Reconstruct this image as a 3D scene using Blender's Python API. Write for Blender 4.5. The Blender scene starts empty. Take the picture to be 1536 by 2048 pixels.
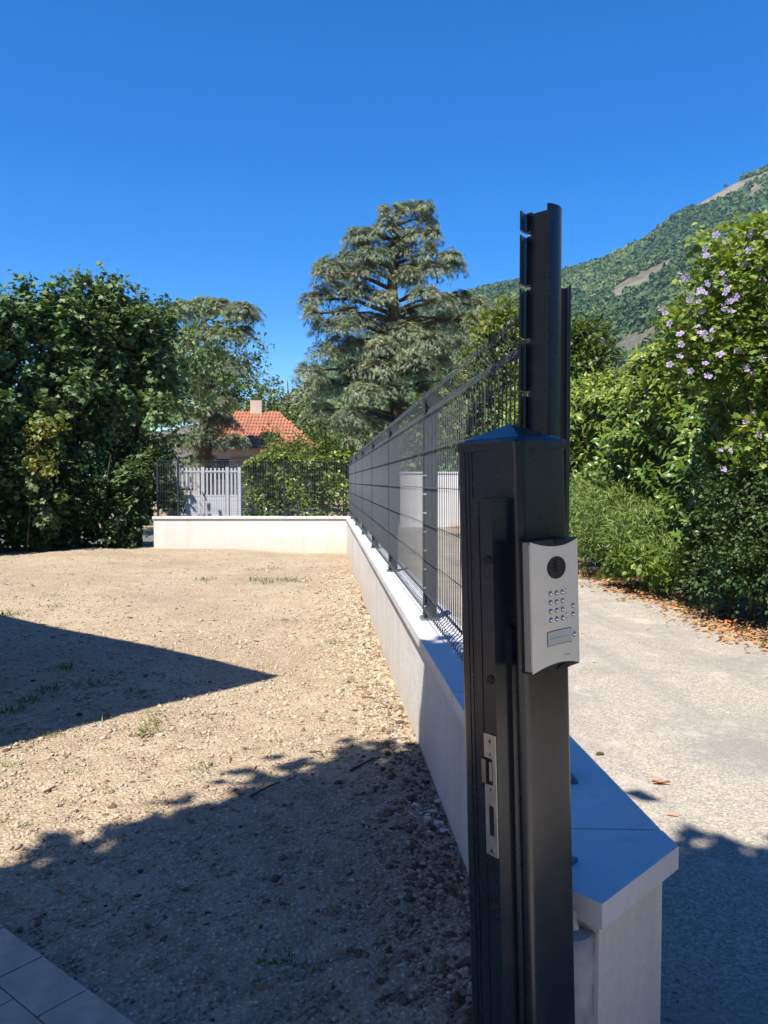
import bpy, bmesh, math, random
import numpy as np
from mathutils import Vector, Matrix

R = math.radians
rng = np.random.default_rng(7)
random.seed(7)
scene = bpy.context.scene
COL = scene.collection

# ------------------------------------------------------------------ camera
CAM_H = 1.45
F_PX = 1560.0                      # focal length in pixels of a 1536x2048 frame
YAW, PITCH = R(4.40), R(2.24)
cam_d = bpy.data.cameras.new('camera')
cam_d.sensor_fit = 'VERTICAL'; cam_d.sensor_height = 24.0; cam_d.sensor_width = 18.0
cam_d.lens = 24.0 * F_PX / 2048.0
cam_d.clip_start = 0.05; cam_d.clip_end = 6000
cam = bpy.data.objects.new('camera', cam_d); COL.objects.link(cam)
cam.location = (0, 0, CAM_H)
cam.rotation_euler = (R(90) - PITCH, 0, -YAW)
scene.camera = cam

# ------------------------------------------------------------------ sky, sun, exposure
SUN_EL, SUN_AZ = R(58), R(33)      # azimuth measured from behind the camera towards its left
to_sun = Vector((-math.sin(SUN_AZ)*math.cos(SUN_EL), -math.cos(SUN_AZ)*math.cos(SUN_EL), math.sin(SUN_EL)))
world = bpy.data.worlds.new('World'); scene.world = world; world.use_nodes = True
wn = world.node_tree; wn.nodes.clear()
sky = wn.nodes.new('ShaderNodeTexSky'); sky.sky_type = 'NISHITA'; sky.sun_disc = False
sky.sun_elevation = SUN_EL
sky.sun_rotation = math.atan2(to_sun.x, to_sun.y)
sky.altitude = 900; sky.air_density = 1.0; sky.dust_density = 0.25; sky.ozone_density = 3.0
hs = wn.nodes.new('ShaderNodeHueSaturation'); hs.inputs['Hue'].default_value = 0.511; hs.inputs['Saturation'].default_value = 1.47; hs.inputs['Value'].default_value = 1.05
bg = wn.nodes.new('ShaderNodeBackground'); bg.inputs['Strength'].default_value = 0.10
wo = wn.nodes.new('ShaderNodeOutputWorld')
wn.links.new(sky.outputs[0], hs.inputs['Color']); wn.links.new(hs.outputs[0], bg.inputs['Color']); wn.links.new(bg.outputs[0], wo.inputs['Surface'])
sd = bpy.data.lights.new('sun', 'SUN'); sd.energy = 5.0; sd.angle = R(0.53); sd.color = (1.0, 0.93, 0.83)
so = bpy.data.objects.new('sun', sd); COL.objects.link(so)
so.rotation_euler = to_sun.to_track_quat('Z', 'Y').to_euler()
vs = scene.view_settings
vs.view_transform = 'Standard'; vs.look = 'None'; vs.gamma = 1.0; vs.use_curve_mapping = False
vs.exposure = 0.98

# ------------------------------------------------------------------ helpers
def ray(px, py):
    """direction of a photograph pixel in the world"""
    x, y = (px - 768) / F_PX, -(py - 1024) / F_PX
    cp, sp = math.cos(PITCH), math.sin(PITCH)
    f, u = cp + y*sp, y*cp - sp
    return Vector((x*math.cos(YAW) + f*math.sin(YAW), -x*math.sin(YAW) + f*math.cos(YAW), u))
def at(px, py, Y):
    d = ray(px, py); t = Y / d.y
    return Vector((d.x*t, d.y*t, CAM_H + d.z*t))
def onz(px, py, z=0.0):
    d = ray(px, py); t = (z - CAM_H) / d.z
    return Vector((d.x*t, d.y*t, z))

def tag(o, label=None, cat=None, group=None, kind=None):
    if label: o['label'] = label
    if cat: o['category'] = cat
    if group: o['group'] = group
    if kind: o['kind'] = kind
    return o
def link(o, parent=None):
    COL.objects.link(o)
    if parent is not None: o.parent = parent
    return o
def empty(name, loc=(0,0,0), rotz=0.0, mat=None):
    o = bpy.data.objects.new(name, None); o.empty_display_size = 0.1
    if mat is not None: o.matrix_world = mat
    else:
        o.location = loc; o.rotation_euler = (0, 0, rotz)
    return link(o)
def obj(name, bm, mat, parent=None, smooth=False, bevel=0.0, seg=2):
    me = bpy.data.meshes.new(name)
    if bevel > 0:
        es = [e for e in bm.edges if len(e.link_faces) == 2 and e.calc_face_angle(0) > R(40)]
        bmesh.ops.bevel(bm, geom=es, offset=bevel, segments=seg, profile=0.5, affect='EDGES', clamp_overlap=True)
    bmesh.ops.recalc_face_normals(bm, faces=bm.faces[:])
    bm.to_mesh(me); bm.free()
    if smooth:
        for p in me.polygons: p.use_smooth = True
    me.materials.append(mat)
    return link(bpy.data.objects.new(name, me), parent)
def share(name, src, parent, loc=(0,0,0), rot=None):
    o = bpy.data.objects.new(name, src.data); link(o, parent); o.location = loc
    if rot is not None: o.rotation_euler = rot
    return o
def box(bm, x0, x1, y0, y1, z0, z1):
    v = [bm.verts.new(p) for p in ((x0,y0,z0),(x1,y0,z0),(x1,y1,z0),(x0,y1,z0),(x0,y0,z1),(x1,y0,z1),(x1,y1,z1),(x0,y1,z1))]
    for f in ((0,3,2,1),(4,5,6,7),(0,1,5,4),(1,2,6,5),(2,3,7,6),(3,0,4,7)): bm.faces.new([v[i] for i in f])
def prism(bm, pts, z0, z1):
    lo = [bm.verts.new((p[0], p[1], z0)) for p in pts]; hi = [bm.verts.new((p[0], p[1], z1)) for p in pts]
    n = len(pts)
    bm.faces.new(lo[::-1]); bm.faces.new(hi)
    for i in range(n): bm.faces.new([lo[i], lo[(i+1)%n], hi[(i+1)%n], hi[i]])
def tube(bm, pts, rad, n=6, cap=True):
    """a tapering tube through points; rad a number or list"""
    pts = [Vector(p) for p in pts]
    rad = [rad]*len(pts) if isinstance(rad, (int, float)) else rad
    rings = []
    for i, p in enumerate(pts):
        d = (pts[min(i+1, len(pts)-1)] - pts[max(i-1, 0)]).normalized()
        a = d.cross(Vector((0,0,1)) if abs(d.z) < .9 else Vector((1,0,0))).normalized(); b = d.cross(a)
        rings.append([bm.verts.new(p + (a*math.cos(t) + b*math.sin(t))*rad[i]) for t in [2*math.pi*k/n for k in range(n)]])
    for i in range(len(rings)-1):
        for k in range(n): bm.faces.new([rings[i][k], rings[i][(k+1)%n], rings[i+1][(k+1)%n], rings[i+1][k]])
    if cap: bm.faces.new(rings[0][::-1]); bm.faces.new(rings[-1])
def np_mesh(name, V, Fc, mat, parent=None, tint=None, smooth=False):
    """mesh from arrays: V (n,3), Fc (m,k)"""
    me = bpy.data.meshes.new(name)
    V = np.ascontiguousarray(V, dtype=np.float32); Fc = np.ascontiguousarray(Fc, dtype=np.int32)
    m, k = Fc.shape
    me.vertices.add(len(V)); me.vertices.foreach_set('co', V.ravel())
    me.loops.add(m*k); me.loops.foreach_set('vertex_index', Fc.ravel())
    me.polygons.add(m); me.polygons.foreach_set('loop_start', np.arange(0, m*k, k, dtype=np.int32))
    me.polygons.foreach_set('loop_total', np.full(m, k, dtype=np.int32))
    if smooth: me.polygons.foreach_set('use_smooth', np.ones(m, dtype=bool))
    if tint is not None:
        a = me.attributes.new('tint', 'FLOAT', 'POINT'); a.data.foreach_set('value', np.ascontiguousarray(tint, dtype=np.float32))
    me.update(calc_edges=True); me.materials.append(mat)
    return link(bpy.data.objects.new(name, me), parent)
def unit(a): return a / np.maximum(np.linalg.norm(a, axis=1, keepdims=True), 1e-9)
def instance(TV, TF, pos, xdir, nrm, scale):
    """copies of a template: its x runs along xdir, its z near nrm; returns V, F"""
    X = unit(xdir); Y = unit(np.cross(nrm, X)); Z = np.cross(X, Y)
    n, k = len(pos), len(TV)
    s = scale[:, None, None] if scale.ndim == 1 else scale[:, None, :]
    T = TV[None] * s
    V = pos[:, None] + T[..., 0:1]*X[:, None] + T[..., 1:2]*Y[:, None] + T[..., 2:3]*Z[:, None]
    Fc = TF[None] + (np.arange(n)*k)[:, None, None]
    return V.reshape(-1, 3), Fc.reshape(-1, TF.shape[1])
# leaf templates, all triangles, unit length along x
def leaf_T(w, bend=0.12, fold=0.12):
    V = np.array([(0,0,0),(.35,w,fold*w*2-.0),(.35,-w,fold*w*2),(.4,0,bend*.5),(.75,w*.72,0),(.75,-w*.72,0),(.75,0,bend*.35-.0),(1,0,-bend)], float)
    Fc = np.array([(0,3,1),(0,2,3),(1,3,6),(1,6,4),(3,2,5),(3,5,6),(4,6,7),(6,5,7)])
    return V, Fc
LAUREL = leaf_T(.17, .10, .5)
KITE = (np.array([(0,0,0),(.45,.34,.06),(1,0,-.08),(.45,-.34,.06)], float), np.array([(0,2,1),(0,3,2)]))
LANCE = (np.array([(0,0,0),(.3,.075,.01),(.3,-.075,.01),(1,0,-.12)], float), np.array([(0,2,1),(1,2,3)]))
_m = [(0,0),(.10,.30),(-.02,.52),(.34,.34),(.55,.58),(.60,.24),(1.0,0),(.60,-.24),(.55,-.58),(.34,-.34),(-.02,-.52),(.10,-.30)]
MAPLE = (np.array([(.35,0,.05)] + [(x, y, -.25*y*y) for x, y in _m], float),
         np.array([(0, 1+(i+1)%12, 1+i) for i in range(12)]))
SPRIG = (np.array([(0,.03,0),(0,-.03,0),(.6,.0,.0),(1,0,-.12), (.25,.03,0),(.35,-.02,0),(.75,.26,-.05), (.15,-.03,0),(.3,.02,0),(.6,-.3,-.05), (.5,.02,0),(.6,-.02,0),(.95,-.18,-.14)], float),
         np.array([(0,1,3),(4,5,6),(7,9,8),(10,11,12)]))

# ------------------------------------------------------------------ materials
def mat_new(name):
    m = bpy.data.materials.new(name); m.use_nodes = True
    nt = m.node_tree; b = nt.nodes['Principled BSDF']
    return m, nt, b
def N(nt, t, **kw):
    n = nt.nodes.new(t)
    for k, v in kw.items(): setattr(n, k, v)
    return n
def coords(nt, scale=(1,1,1), gen='Object'):
    tc = N(nt, 'ShaderNodeTexCoord'); mp = N(nt, 'ShaderNodeMapping'); mp.inputs['Scale'].default_value = scale
    nt.links.new(tc.outputs[gen], mp.inputs[0]); return mp.outputs[0]
def noise(nt, vec, scale, detail=4, rough=.55, dist=0.0):
    n = N(nt, 'ShaderNodeTexNoise'); n.inputs['Scale'].default_value = scale; n.inputs['Detail'].default_value = detail
    n.inputs['Roughness'].default_value = rough; n.inputs['Distortion'].default_value = dist
    nt.links.new(vec, n.inputs['Vector']); return n.outputs['Fac']
def ramp(nt, fac, stops, interp='LINEAR'):
    r = N(nt, 'ShaderNodeValToRGB'); r.color_ramp.interpolation = interp
    e = r.color_ramp.elements
    while len(e) < len(stops): e.new(.5)
    for el, (p, c) in zip(e, stops):
        el.position = p; el.color = (c[0], c[1], c[2], 1) if not isinstance(c, (int, float)) else (c, c, c, 1)
    nt.links.new(fac, r.inputs[0]); return r.outputs[0]
def mixc(nt, fac, a, b, mode='MIX'):
    m = N(nt, 'ShaderNodeMix', data_type='RGBA', blend_type=mode)
    for s, v in ((m.inputs[0], fac), (m.inputs[6], a), (m.inputs[7], b)):
        if hasattr(v, 'links') or hasattr(v, 'is_linked'): nt.links.new(v, s)
        else: s.default_value = v if isinstance(v, (int, float)) else (*v, 1)
    return m.outputs[2]
def bump(nt, b, h, strength=.3, dist=.01):
    n = N(nt, 'ShaderNodeBump'); n.inputs['Strength'].default_value = strength; n.inputs['Distance'].default_value = dist
    nt.links.new(h, n.inputs['Height']); nt.links.new(n.outputs[0], b.inputs['Normal'])
def plain(name, col, rough=.5, metal=0.0, spec=.5, var=.0, vscale=6, bmp=0.0, bscale=60):
    m, nt, b = mat_new(name)
    b.inputs['Roughness'].default_value = rough; b.inputs['Metallic'].default_value = metal; b.inputs['Specular IOR Level'].default_value = spec
    b.inputs['Base Color'].default_value = (*col, 1)
    if var or bmp: v = coords(nt)
    if var:
        f = noise(nt, v, vscale, 6)
        nt.links.new(ramp(nt, f, [(.3, [c*(1-var) for c in col]), (.7, [min(1, c*(1+var)) for c in col])]), b.inputs['Base Color'])
        rr = N(nt, 'ShaderNodeMapRange'); nt.links.new(f, rr.inputs[0]); rr.inputs[3].default_value = rough*.8; rr.inputs[4].default_value = min(1, rough*1.25)
        nt.links.new(rr.outputs[0], b.inputs['Roughness'])
    if bmp: bump(nt, b, noise(nt, v, bscale, 4), bmp, .004)
    return m
def leaf_mat(name, stops, rough=.45, trans=.3, spec=.35):
    m, nt, b = mat_new(name)
    a = N(nt, 'ShaderNodeAttribute', attribute_name='tint')
    c = ramp(nt, a.outputs['Fac'], stops)
    nt.links.new(c, b.inputs['Base Color']); b.inputs['Roughness'].default_value = rough; b.inputs['Specular IOR Level'].default_value = spec
    t = N(nt, 'ShaderNodeBsdfTranslucent')
    tc = mixc(nt, 1.0, c, (1.25, 1.2, .45), 'MULTIPLY'); nt.links.new(tc, t.inputs['Color'])
    mx = N(nt, 'ShaderNodeMixShader'); mx.inputs[0].default_value = trans
    nt.links.new(b.outputs[0], mx.inputs[1]); nt.links.new(t.outputs[0], mx.inputs[2])
    nt.links.new(mx.outputs[0], nt.nodes['Material Output'].inputs['Surface'])
    return m

M = {}
def anthracite():
    m, nt, b = mat_new('anthracite_paint')
    v = coords(nt); f = noise(nt, v, 9, 6, .6); s = noise(nt, coords(nt, (60, 60, 3)), 1.0, 5, .6)
    b.inputs['Specular IOR Level'].default_value = .6
    c = ramp(nt, f, [(.3, (.0085, .0130, .0195)), (.75, (.0130, .0185, .0270))])
    d = ramp(nt, s, [(.62, 0.0), (.80, 1.0)])
    nt.links.new(mixc(nt, d, c, (.018, .019, .020)), b.inputs['Base Color'])
    nt.links.new(ramp(nt, f, [(.3, .22), (.7, .32)]), b.inputs['Roughness'])
    bump(nt, b, noise(nt, v, 700, 2), .05, .001)
    return m
M['paint'] = anthracite()
M['wire'] = plain('sunlit_wire_paint', (.066, .078, .090), .38, 0, .5, .15, 20)  # same anthracite paint made lighter: sunlight on the wires put into the colour
M['post'] = plain('sunlit_post_paint', (.026, .032, .039), .34, 0, .5, .15, 20)  # anthracite again, lightened less, its colour standing in for sun on the posts
M['galv'] = plain('galvanised_plate', (.20, .23, .26), .45, .6, .5, .2, 30)
M['black'] = plain('black_plastic', (.022, .022, .023), .5, 0, .4, .2, 40)
M['rubber'] = plain('rubber_stop', (.012, .012, .012), .6, 0, .4)
M['steel'] = plain('stainless_steel', (.50, .49, .46), .36, .9, .5, .12, 60)
M['screw'] = plain('screw_steel', (.36, .35, .33), .3, 1.0)
M['chrome'] = plain('button_chrome', (.75, .75, .76), .12, 1.0)
M['silver'] = plain('silver_anodised', (.78, .735, .615), .42, .15, .5, .05, 25, .03, 900)
M['silver_side'] = plain('silver_side', (.34, .34, .32), .40, .5)
M['namecard'] = plain('name_card', (.55, .57, .50), .25, 0, .5, .04, 20)
M['mortar'] = plain('mortar', (.40, .395, .385), .9, 0, .2, .25, 18, .8, 90)

def render_coat():
    m, nt, b = mat_new('render_coat')
    v = coords(nt); f = noise(nt, v, 1.3, 7, .6); g = noise(nt, v, 55, 5, .65); h = noise(nt, coords(nt, (5, 5, .5)), 1.0, 5, .6)
    c = ramp(nt, f, [(.25, (.60, .58, .55)), (.7, (.71, .695, .67))])
    c = mixc(nt, ramp(nt, h, [(.42, 0.0), (.72, .55)]), c, (.50, .45, .385))
    sp = N(nt, 'ShaderNodeSeparateXYZ'); nt.links.new(coords(nt), sp.inputs[0])
    mr = N(nt, 'ShaderNodeMapRange'); nt.links.new(sp.outputs[2], mr.inputs[0])
    mr.inputs[1].default_value = .34; mr.inputs[2].default_value = -.12; mr.inputs[3].default_value = 0; mr.inputs[4].default_value = 1
    mu = N(nt, 'ShaderNodeMath', operation='MULTIPLY'); nt.links.new(mr.outputs[0], mu.inputs[0]); nt.links.new(ramp(nt, f, [(.3, .2), (.7, .8)]), mu.inputs[1])
    c = mixc(nt, mu.outputs[0], c, (.56, .43, .30))     # soil splashed up on the foot of the wall
    c = mixc(nt, ramp(nt, g, [(.3, .25), (.6, 0.0)]), c, (.40, .36, .32))
    nt.links.new(c, b.inputs['Base Color']); b.inputs['Roughness'].default_value = .9; b.inputs['Specular IOR Level'].default_value = .2
    hh = N(nt, 'ShaderNodeMath', operation='MULTIPLY_ADD'); nt.links.new(noise(nt, v, 6, 3, .5), hh.inputs[0]); hh.inputs[1].default_value = 2.2; nt.links.new(g, hh.inputs[2])
    bump(nt, b, hh.outputs[0], .6, .006)
    return m
M['render'] = render_coat()
def capstone():
    m, nt, b = mat_new('cap_stone')
    v = coords(nt); f = noise(nt, v, 3.5, 7, .62); g = noise(nt, v, 14, 6, .6, .6)
    c = ramp(nt, f, [(.25, (.53, .52, .52)), (.75, (.67, .66, .655))])
    c = mixc(nt, ramp(nt, g, [(.58, 0.0), (.74, .5)]), c, (.36, .345, .33))
    nt.links.new(c, b.inputs['Base Color']); b.inputs['Roughness'].default_value = .55; b.inputs['Specular IOR Level'].default_value = .4
    bump(nt, b, noise(nt, v, 120, 3), .08, .003)
    return m
M['cap'] = capstone()
def gravel_ground():
    m, nt, b = mat_new('gravelly_soil')
    v = coords(nt); big = noise(nt, v, .55, 6, .6); mid = noise(nt, v, 4, 6, .65); fine = noise(nt, v, 70, 4, .7)
    vo = N(nt, 'ShaderNodeTexVoronoi'); vo.inputs['Scale'].default_value = 62; nt.links.new(v, vo.inputs['Vector'])
    c = ramp(nt, mid, [(.25, (.30, .225, .145)), (.55, (.42, .335, .225)), (.8, (.50, .415, .29))])
    c = mixc(nt, ramp(nt, big, [(.44, 0.0), (.62, .75)]), c, (.29, .215, .14))
    st = N(nt, 'ShaderNodeSeparateColor'); nt.links.new(vo.outputs['Color'], st.inputs[0])
    stones = ramp(nt, st.outputs[0], [(0, (.23, .185, .13)), (.45, (.42, .345, .235)), (.8, (.54, .465, .345)), (1, (.66, .61, .52))])
    k = ramp(nt, vo.outputs['Distance'], [(.30, 1.0), (.50, 0.0)])
    c = mixc(nt, mixc(nt, .8, (0,0,0), k), c, stones)
    c = mixc(nt, ramp(nt, fine, [(.3, .4), (.55, 0.0)]), c, (.12, .085, .06))
    nt.links.new(c, b.inputs['Base Color']); b.inputs['Roughness'].default_value = .92; b.inputs['Specular IOR Level'].default_value = .15
    h = N(nt, 'ShaderNodeMath', operation='SUBTRACT'); nt.links.new(fine, h.inputs[0]); nt.links.new(vo.outputs['Distance'], h.inputs[1])
    bump(nt, b, h.outputs[0], .9, .012)
    return m
M['soil'] = gravel_ground()
def drive_mat():
    m, nt, b = mat_new('worn_driveway')
    v = coords(nt); big = noise(nt, v, .9, 6, .62, .5); mid = noise(nt, v, 7, 6, .65); fine = noise(nt, v, 150, 3, .7)
    vo = N(nt, 'ShaderNodeTexVoronoi'); vo.inputs['Scale'].default_value = 120; nt.links.new(v, vo.inputs['Vector'])
    st = N(nt, 'ShaderNodeSeparateColor'); nt.links.new(vo.outputs['Color'], st.inputs[0])
    c = ramp(nt, st.outputs[0], [(0, (.20, .18, .15)), (.5, (.32, .29, .24)), (.85, (.38, .345, .285)), (1, (.48, .44, .365))])
    c = mixc(nt, ramp(nt, big, [(.36, .7), (.52, 0.0)]), c, (.215, .205, .19))            # old smooth tar patches
    c = mixc(nt, ramp(nt, mid, [(.56, 0.0), (.74, .6)]), c, (.46, .42, .35))
    c = mixc(nt, ramp(nt, noise(nt, v, 1.7, 5, .6), [(.58, 0.0), (.70, .7)]), c, (.50, .455, .38))   # dusty spills
    tr = noise(nt, coords(nt, (2.2, .10, 1)), 1.0, 4, .5)
    c = mixc(nt, ramp(nt, tr, [(.52, 0.0), (.66, .35)]), c, (.19, .18, .165))              # worn wheel tracks
    ve = N(nt, 'ShaderNodeTexVoronoi', feature='DISTANCE_TO_EDGE'); ve.inputs['Scale'].default_value = .55
    wv = N(nt, 'ShaderNodeMix', data_type='VECTOR'); wv.inputs[0].default_value = .25
    nz = N(nt, 'ShaderNodeTexNoise'); nz.inputs['Scale'].default_value = 2.5; nz.inputs['Detail'].default_value = 5; nt.links.new(v, nz.inputs['Vector'])
    nt.links.new(v, wv.inputs[4]); nt.links.new(nz.outputs['Color'], wv.inputs[5]); nt.links.new(wv.outputs[1], ve.inputs['Vector'])
    ck = N(nt, 'ShaderNodeMath', operation='MULTIPLY'); nt.links.new(ramp(nt, ve.outputs['Distance'], [(0.0, 1.0), (.010, 0.0)]), ck.inputs[0]); nt.links.new(ramp(nt, noise(nt, v, .7, 2), [(.54, 0.0), (.62, .22)]), ck.inputs[1])
    c = mixc(nt, ck.outputs[0], c, (.10, .09, .075))
    sx = N(nt, 'ShaderNodeSeparateXYZ'); nt.links.new(v, sx.inputs[0])
    ed = N(nt, 'ShaderNodeMapRange'); nt.links.new(sx.outputs[0], ed.inputs[0]); ed.inputs[1].default_value = 3.6; ed.inputs[2].default_value = 4.4
    e2 = N(nt, 'ShaderNodeMapRange'); nt.links.new(sx.outputs[0], e2.inputs[0]); e2.inputs[1].default_value = 1.15; e2.inputs[2].default_value = .72
    mxe = N(nt, 'ShaderNodeMath', operation='MAXIMUM'); nt.links.new(ed.outputs[0], mxe.inputs[0]); nt.links.new(e2.outputs[0], mxe.inputs[1])
    me_ = N(nt, 'ShaderNodeMath', operation='MULTIPLY'); nt.links.new(mxe.outputs[0], me_.inputs[0]); nt.links.new(ramp(nt, mid, [(.35, .15), (.6, 1.0)]), me_.inputs[1])
    c = mixc(nt, me_.outputs[0], c, (.34, .25, .15))                                       # soil washed in along both edges
    nt.links.new(c, b.inputs['Base Color']); b.inputs['Roughness'].default_value = .9; b.inputs['Specular IOR Level'].default_value = .2
    bump(nt, b, fine, .5, .006)
    return m
M['drive'] = drive_mat()
M['earth'] = plain('dry_earth', (.27, .21, .13), .95, 0, .1, .35, .8, .6, 30)
M['asphalt'] = plain('street_asphalt', (.12, .115, .11), .9, 0, .2, .25, 3, .4, 120)
M['verge'] = plain('verge_soil', (.23, .165, .10), .95, 0, .1, .4, 5, .8, 40)
def stone_mat(name, stops, rough=.85):
    m, nt, b = mat_new(name)
    a = N(nt, 'ShaderNodeAttribute', attribute_name='tint'); c = ramp(nt, a.outputs['Fac'], stops)
    nt.links.new(mixc(nt, .35, c, mixc(nt, noise(nt, coords(nt), 60, 3), (.12,.10,.08), c)), b.inputs['Base Color'])
    b.inputs['Roughness'].default_value = rough; b.inputs['Specular IOR Level'].default_value = .2
    return m
M['pebble'] = stone_mat('pebbles', [(0, (.13, .095, .062)), (.28, (.29, .22, .145)), (.55, (.42, .34, .235)), (.80, (.52, .445, .33)), (.92, (.38, .37, .34)), (1, (.66, .61, .53))])
M['clod'] = stone_mat('soil_clods', [(0, (.06, .04, .028)), (1, (.19, .13, .085))], .95)
M['paver'] = plain('grey_paver', (.42, .35, .265), .85, 0, .25, .22, 9, .5, 120)
M['bark'] = plain('bark', (.085, .062, .045), .95, 0, .1, .45, 6, 1.0, 25)
M['bark_grey'] = plain('grey_bark', (.13, .11, .09), .95, 0, .1, .4, 6, 1.0, 25)
G = lambda *c: c
M['maple'] = leaf_mat('maple_leaves', [(0, (.034, .075, .026)), (.5, (.092, .160, .056)), (.9, (.155, .23, .085)), (1, (.22, .25, .07))], .5, .22, .3)
M['ivy'] = leaf_mat('ivy_leaves', [(0, (.018, .042, .012)), (.7, (.040, .085, .022)), (1, (.09, .13, .035))], .4, .2, .4)
M['yellowish'] = leaf_mat('yellow_green_leaves', [(0, (.10, .13, .022)), (1, (.27, .27, .055))], .45, .35)
M['laurel'] = leaf_mat('laurel_leaves', [(0, (.042, .094, .016)), (.45, (.105, .175, .026)), (.8, (.20, .26, .038)), (1, (.29, .31, .06))], .34, .26, .42)
M['hibiscus'] = leaf_mat('hibiscus_leaves', [(0, (.060, .125, .020)), (.6, (.15, .235, .038)), (1, (.30, .34, .06))], .42, .35)
M['bamboo'] = leaf_mat('bamboo_leaves', [(0, (.065, .13, .026)), (.6, (.13, .215, .048)), (1, (.24, .29, .085))], .45, .3)
M['privet'] = leaf_mat('privet_leaves', [(0, (.030, .064, .020)), (.7, (.066, .122, .036)), (1, (.125, .175, .055))], .45, .25, .3)
M['walnut'] = leaf_mat('light_tree_leaves', [(0, (.045, .085, .014)), (.6, (.10, .15, .024)), (1, (.24, .22, .035))], .45, .35)
M['shade'] = leaf_mat('plane_leaves', [(0, (.03, .06, .015)), (1, (.07, .12, .03))], .5, .2)
M['cedar'] = leaf_mat('cedar_needles', [(0, (.115, .150, .095)), (.55, (.225, .260, .150)), (.9, (.31, .34, .20)), (1, (.33, .29, .17))], .6, .15, .25)
M['grass'] = leaf_mat('weeds', [(0, (.05, .11, .016)), (.6, (.09, .16, .025)), (1, (.24, .21, .10))], .6, .3)
M['litter'] = leaf_mat('dry_leaf_litter', [(0, (.14, .075, .035)), (.35, (.30, .19, .09)), (.60, (.42, .30, .15)), (.78, (.46, .15, .045)), (.92, (.48, .19, .06)), (1, (.52, .42, .25))], .8, .1, .2)
M['fallen'] = leaf_mat('fallen_petals', [(0, (.20, .19, .38)), (1, (.45, .42, .62))], .7, .2)
M['petal'] = leaf_mat('lilac_petals', [(0, (.28, .07, .22)), (.2, (.35, .28, .56)), (.6, (.43, .355, .64)), (1, (.55, .49, .74))], .6, .35, .2)
M['stamen'] = plain('stamen', (.75, .66, .42), .6)
M['forest'] = leaf_mat('hillside_canopy', [(0, (.044, .080, .032)), (.6, (.092, .138, .048)), (1, (.155, .190, .064))], .8, .0, .1)

# ------------------------------------------------------------------ terrain heights
def ground_z(x, y):
    """gravel plot: falls gently to the far right corner, gravel banked up along the wall"""
    s = np.clip(y/18.0, 0, 1.2)
    base = -.185 * s * np.clip((x + 5)/5.5, 0, 1.2)
    bank = .075 * np.exp(-((x - .55)/.55)**2) * np.clip((9 - y)/6, 0, 1)
    wav = .012*np.sin(x*2.1 + .7*y) + .010*np.sin(y*1.7 - .9*x + 1.2)
    return base + bank + wav

# ------------------------------------------------------------------ large ground sheets
bm = bmesh.new()
for a in ((-3000,-3000),(3000,-3000),(3000,3000),(-3000,3000)): bm.verts.new((a[0], a[1], -.42))
bm.faces.new(bm.verts[:]); tag(obj('ground', bm, M['earth']), kind='structure')

def sheet(name, xs, ys, zf, mat, parent=None):
    X, Y = np.meshgrid(xs, ys); Z = zf(X, Y)
    V = np.stack([X, Y, Z], -1).reshape(-1, 3); nx, ny = len(xs), len(ys)
    i = np.arange((ny-1)*(nx-1)); r, c = i//(nx-1), i % (nx-1); a = r*nx + c
    return np_mesh(name, V, np.stack([a, a+1, a+nx+1, a+nx], -1), mat, parent, smooth=True)
_r = np.random.default_rng(3)
def rough_plot(X, Y):
    z = ground_z(X, Y); near = np.clip((12 - Y)/10, 0, 1)
    return z + near*_r.normal(0, .0035, X.shape) + .004*np.sin(X*19 + 3*np.sin(Y*7))*near*np.sin(Y*23)
ys = np.concatenate([np.arange(-9, .8, .3), np.arange(.8, 6, .03), np.arange(6, 12, .08), np.arange(12, 18.6, .25)])
xs = np.concatenate([np.arange(-16, -6, .5), np.arange(-6, -2.4, .10), np.arange(-2.4, .66, .03)])
tag(sheet('gravel_yard', xs, ys, rough_plot, M['soil']), kind='structure')
_r = np.random.default_rng(4)
DRX = 4.35
def drive_z(X, Y): return -.006*np.maximum(Y-4, 0)*.9 - .02 + .006*np.sin(X*1.3 + Y*.8)
tag(sheet('driveway', np.arange(.66, 4.75, .12), np.concatenate([np.arange(-9, 30, .25)]), drive_z, M['drive']), kind='structure')
def verge_z(X, Y): return drive_z(X, Y) + .004 + .10*np.clip((X - 4.35)/1.2, 0, 1) + _r.normal(0, .006, X.shape)
o = sheet('hedge_verge', np.concatenate([np.arange(4.1, 5.6, .06), np.arange(5.6, 14, .6)]), np.arange(-8, 30, .12), verge_z, M['verge'])
me = o.data                                # ragged inner edge
co = np.empty(len(me.vertices)*3, np.float32); me.vertices.foreach_get('co', co); co = co.reshape(-1, 3)
e = co[:, 0] < 4.55
co[e, 2] += np.where(co[e, 0] < 4.35 + .14*np.sin(co[e, 1]*2.3) + .10*np.sin(co[e, 1]*5.1+1), -.03, 0)
me.vertices.foreach_set('co', co.ravel()); me.update()
tag(o, kind='structure')
bm = bmesh.new()
v = [bm.verts.new(p) for p in ((-60, 19.2, -.30), (70, 19.2, -.30), (70, 27, -.30), (-60, 27, -.30))]; bm.faces.new(v)
tag(obj('street', bm, M['asphalt']), kind='structure')

def bounce_slab_z(X, Y): return .012 + 0*X
M['bounce_slab'] = plain('pale_bounce_slab', (.56, .52, .46), .9, 0, .2, .12, 2, .4, 90)
tag(sheet('added_bounce_slab', np.arange(-3.2, 4.2, .4), np.arange(-8, .95, .4), bounce_slab_z, M['bounce_slab']), kind='structure')  # pale slab out of view, added to bounce sunlight onto wall end and intercom

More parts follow.
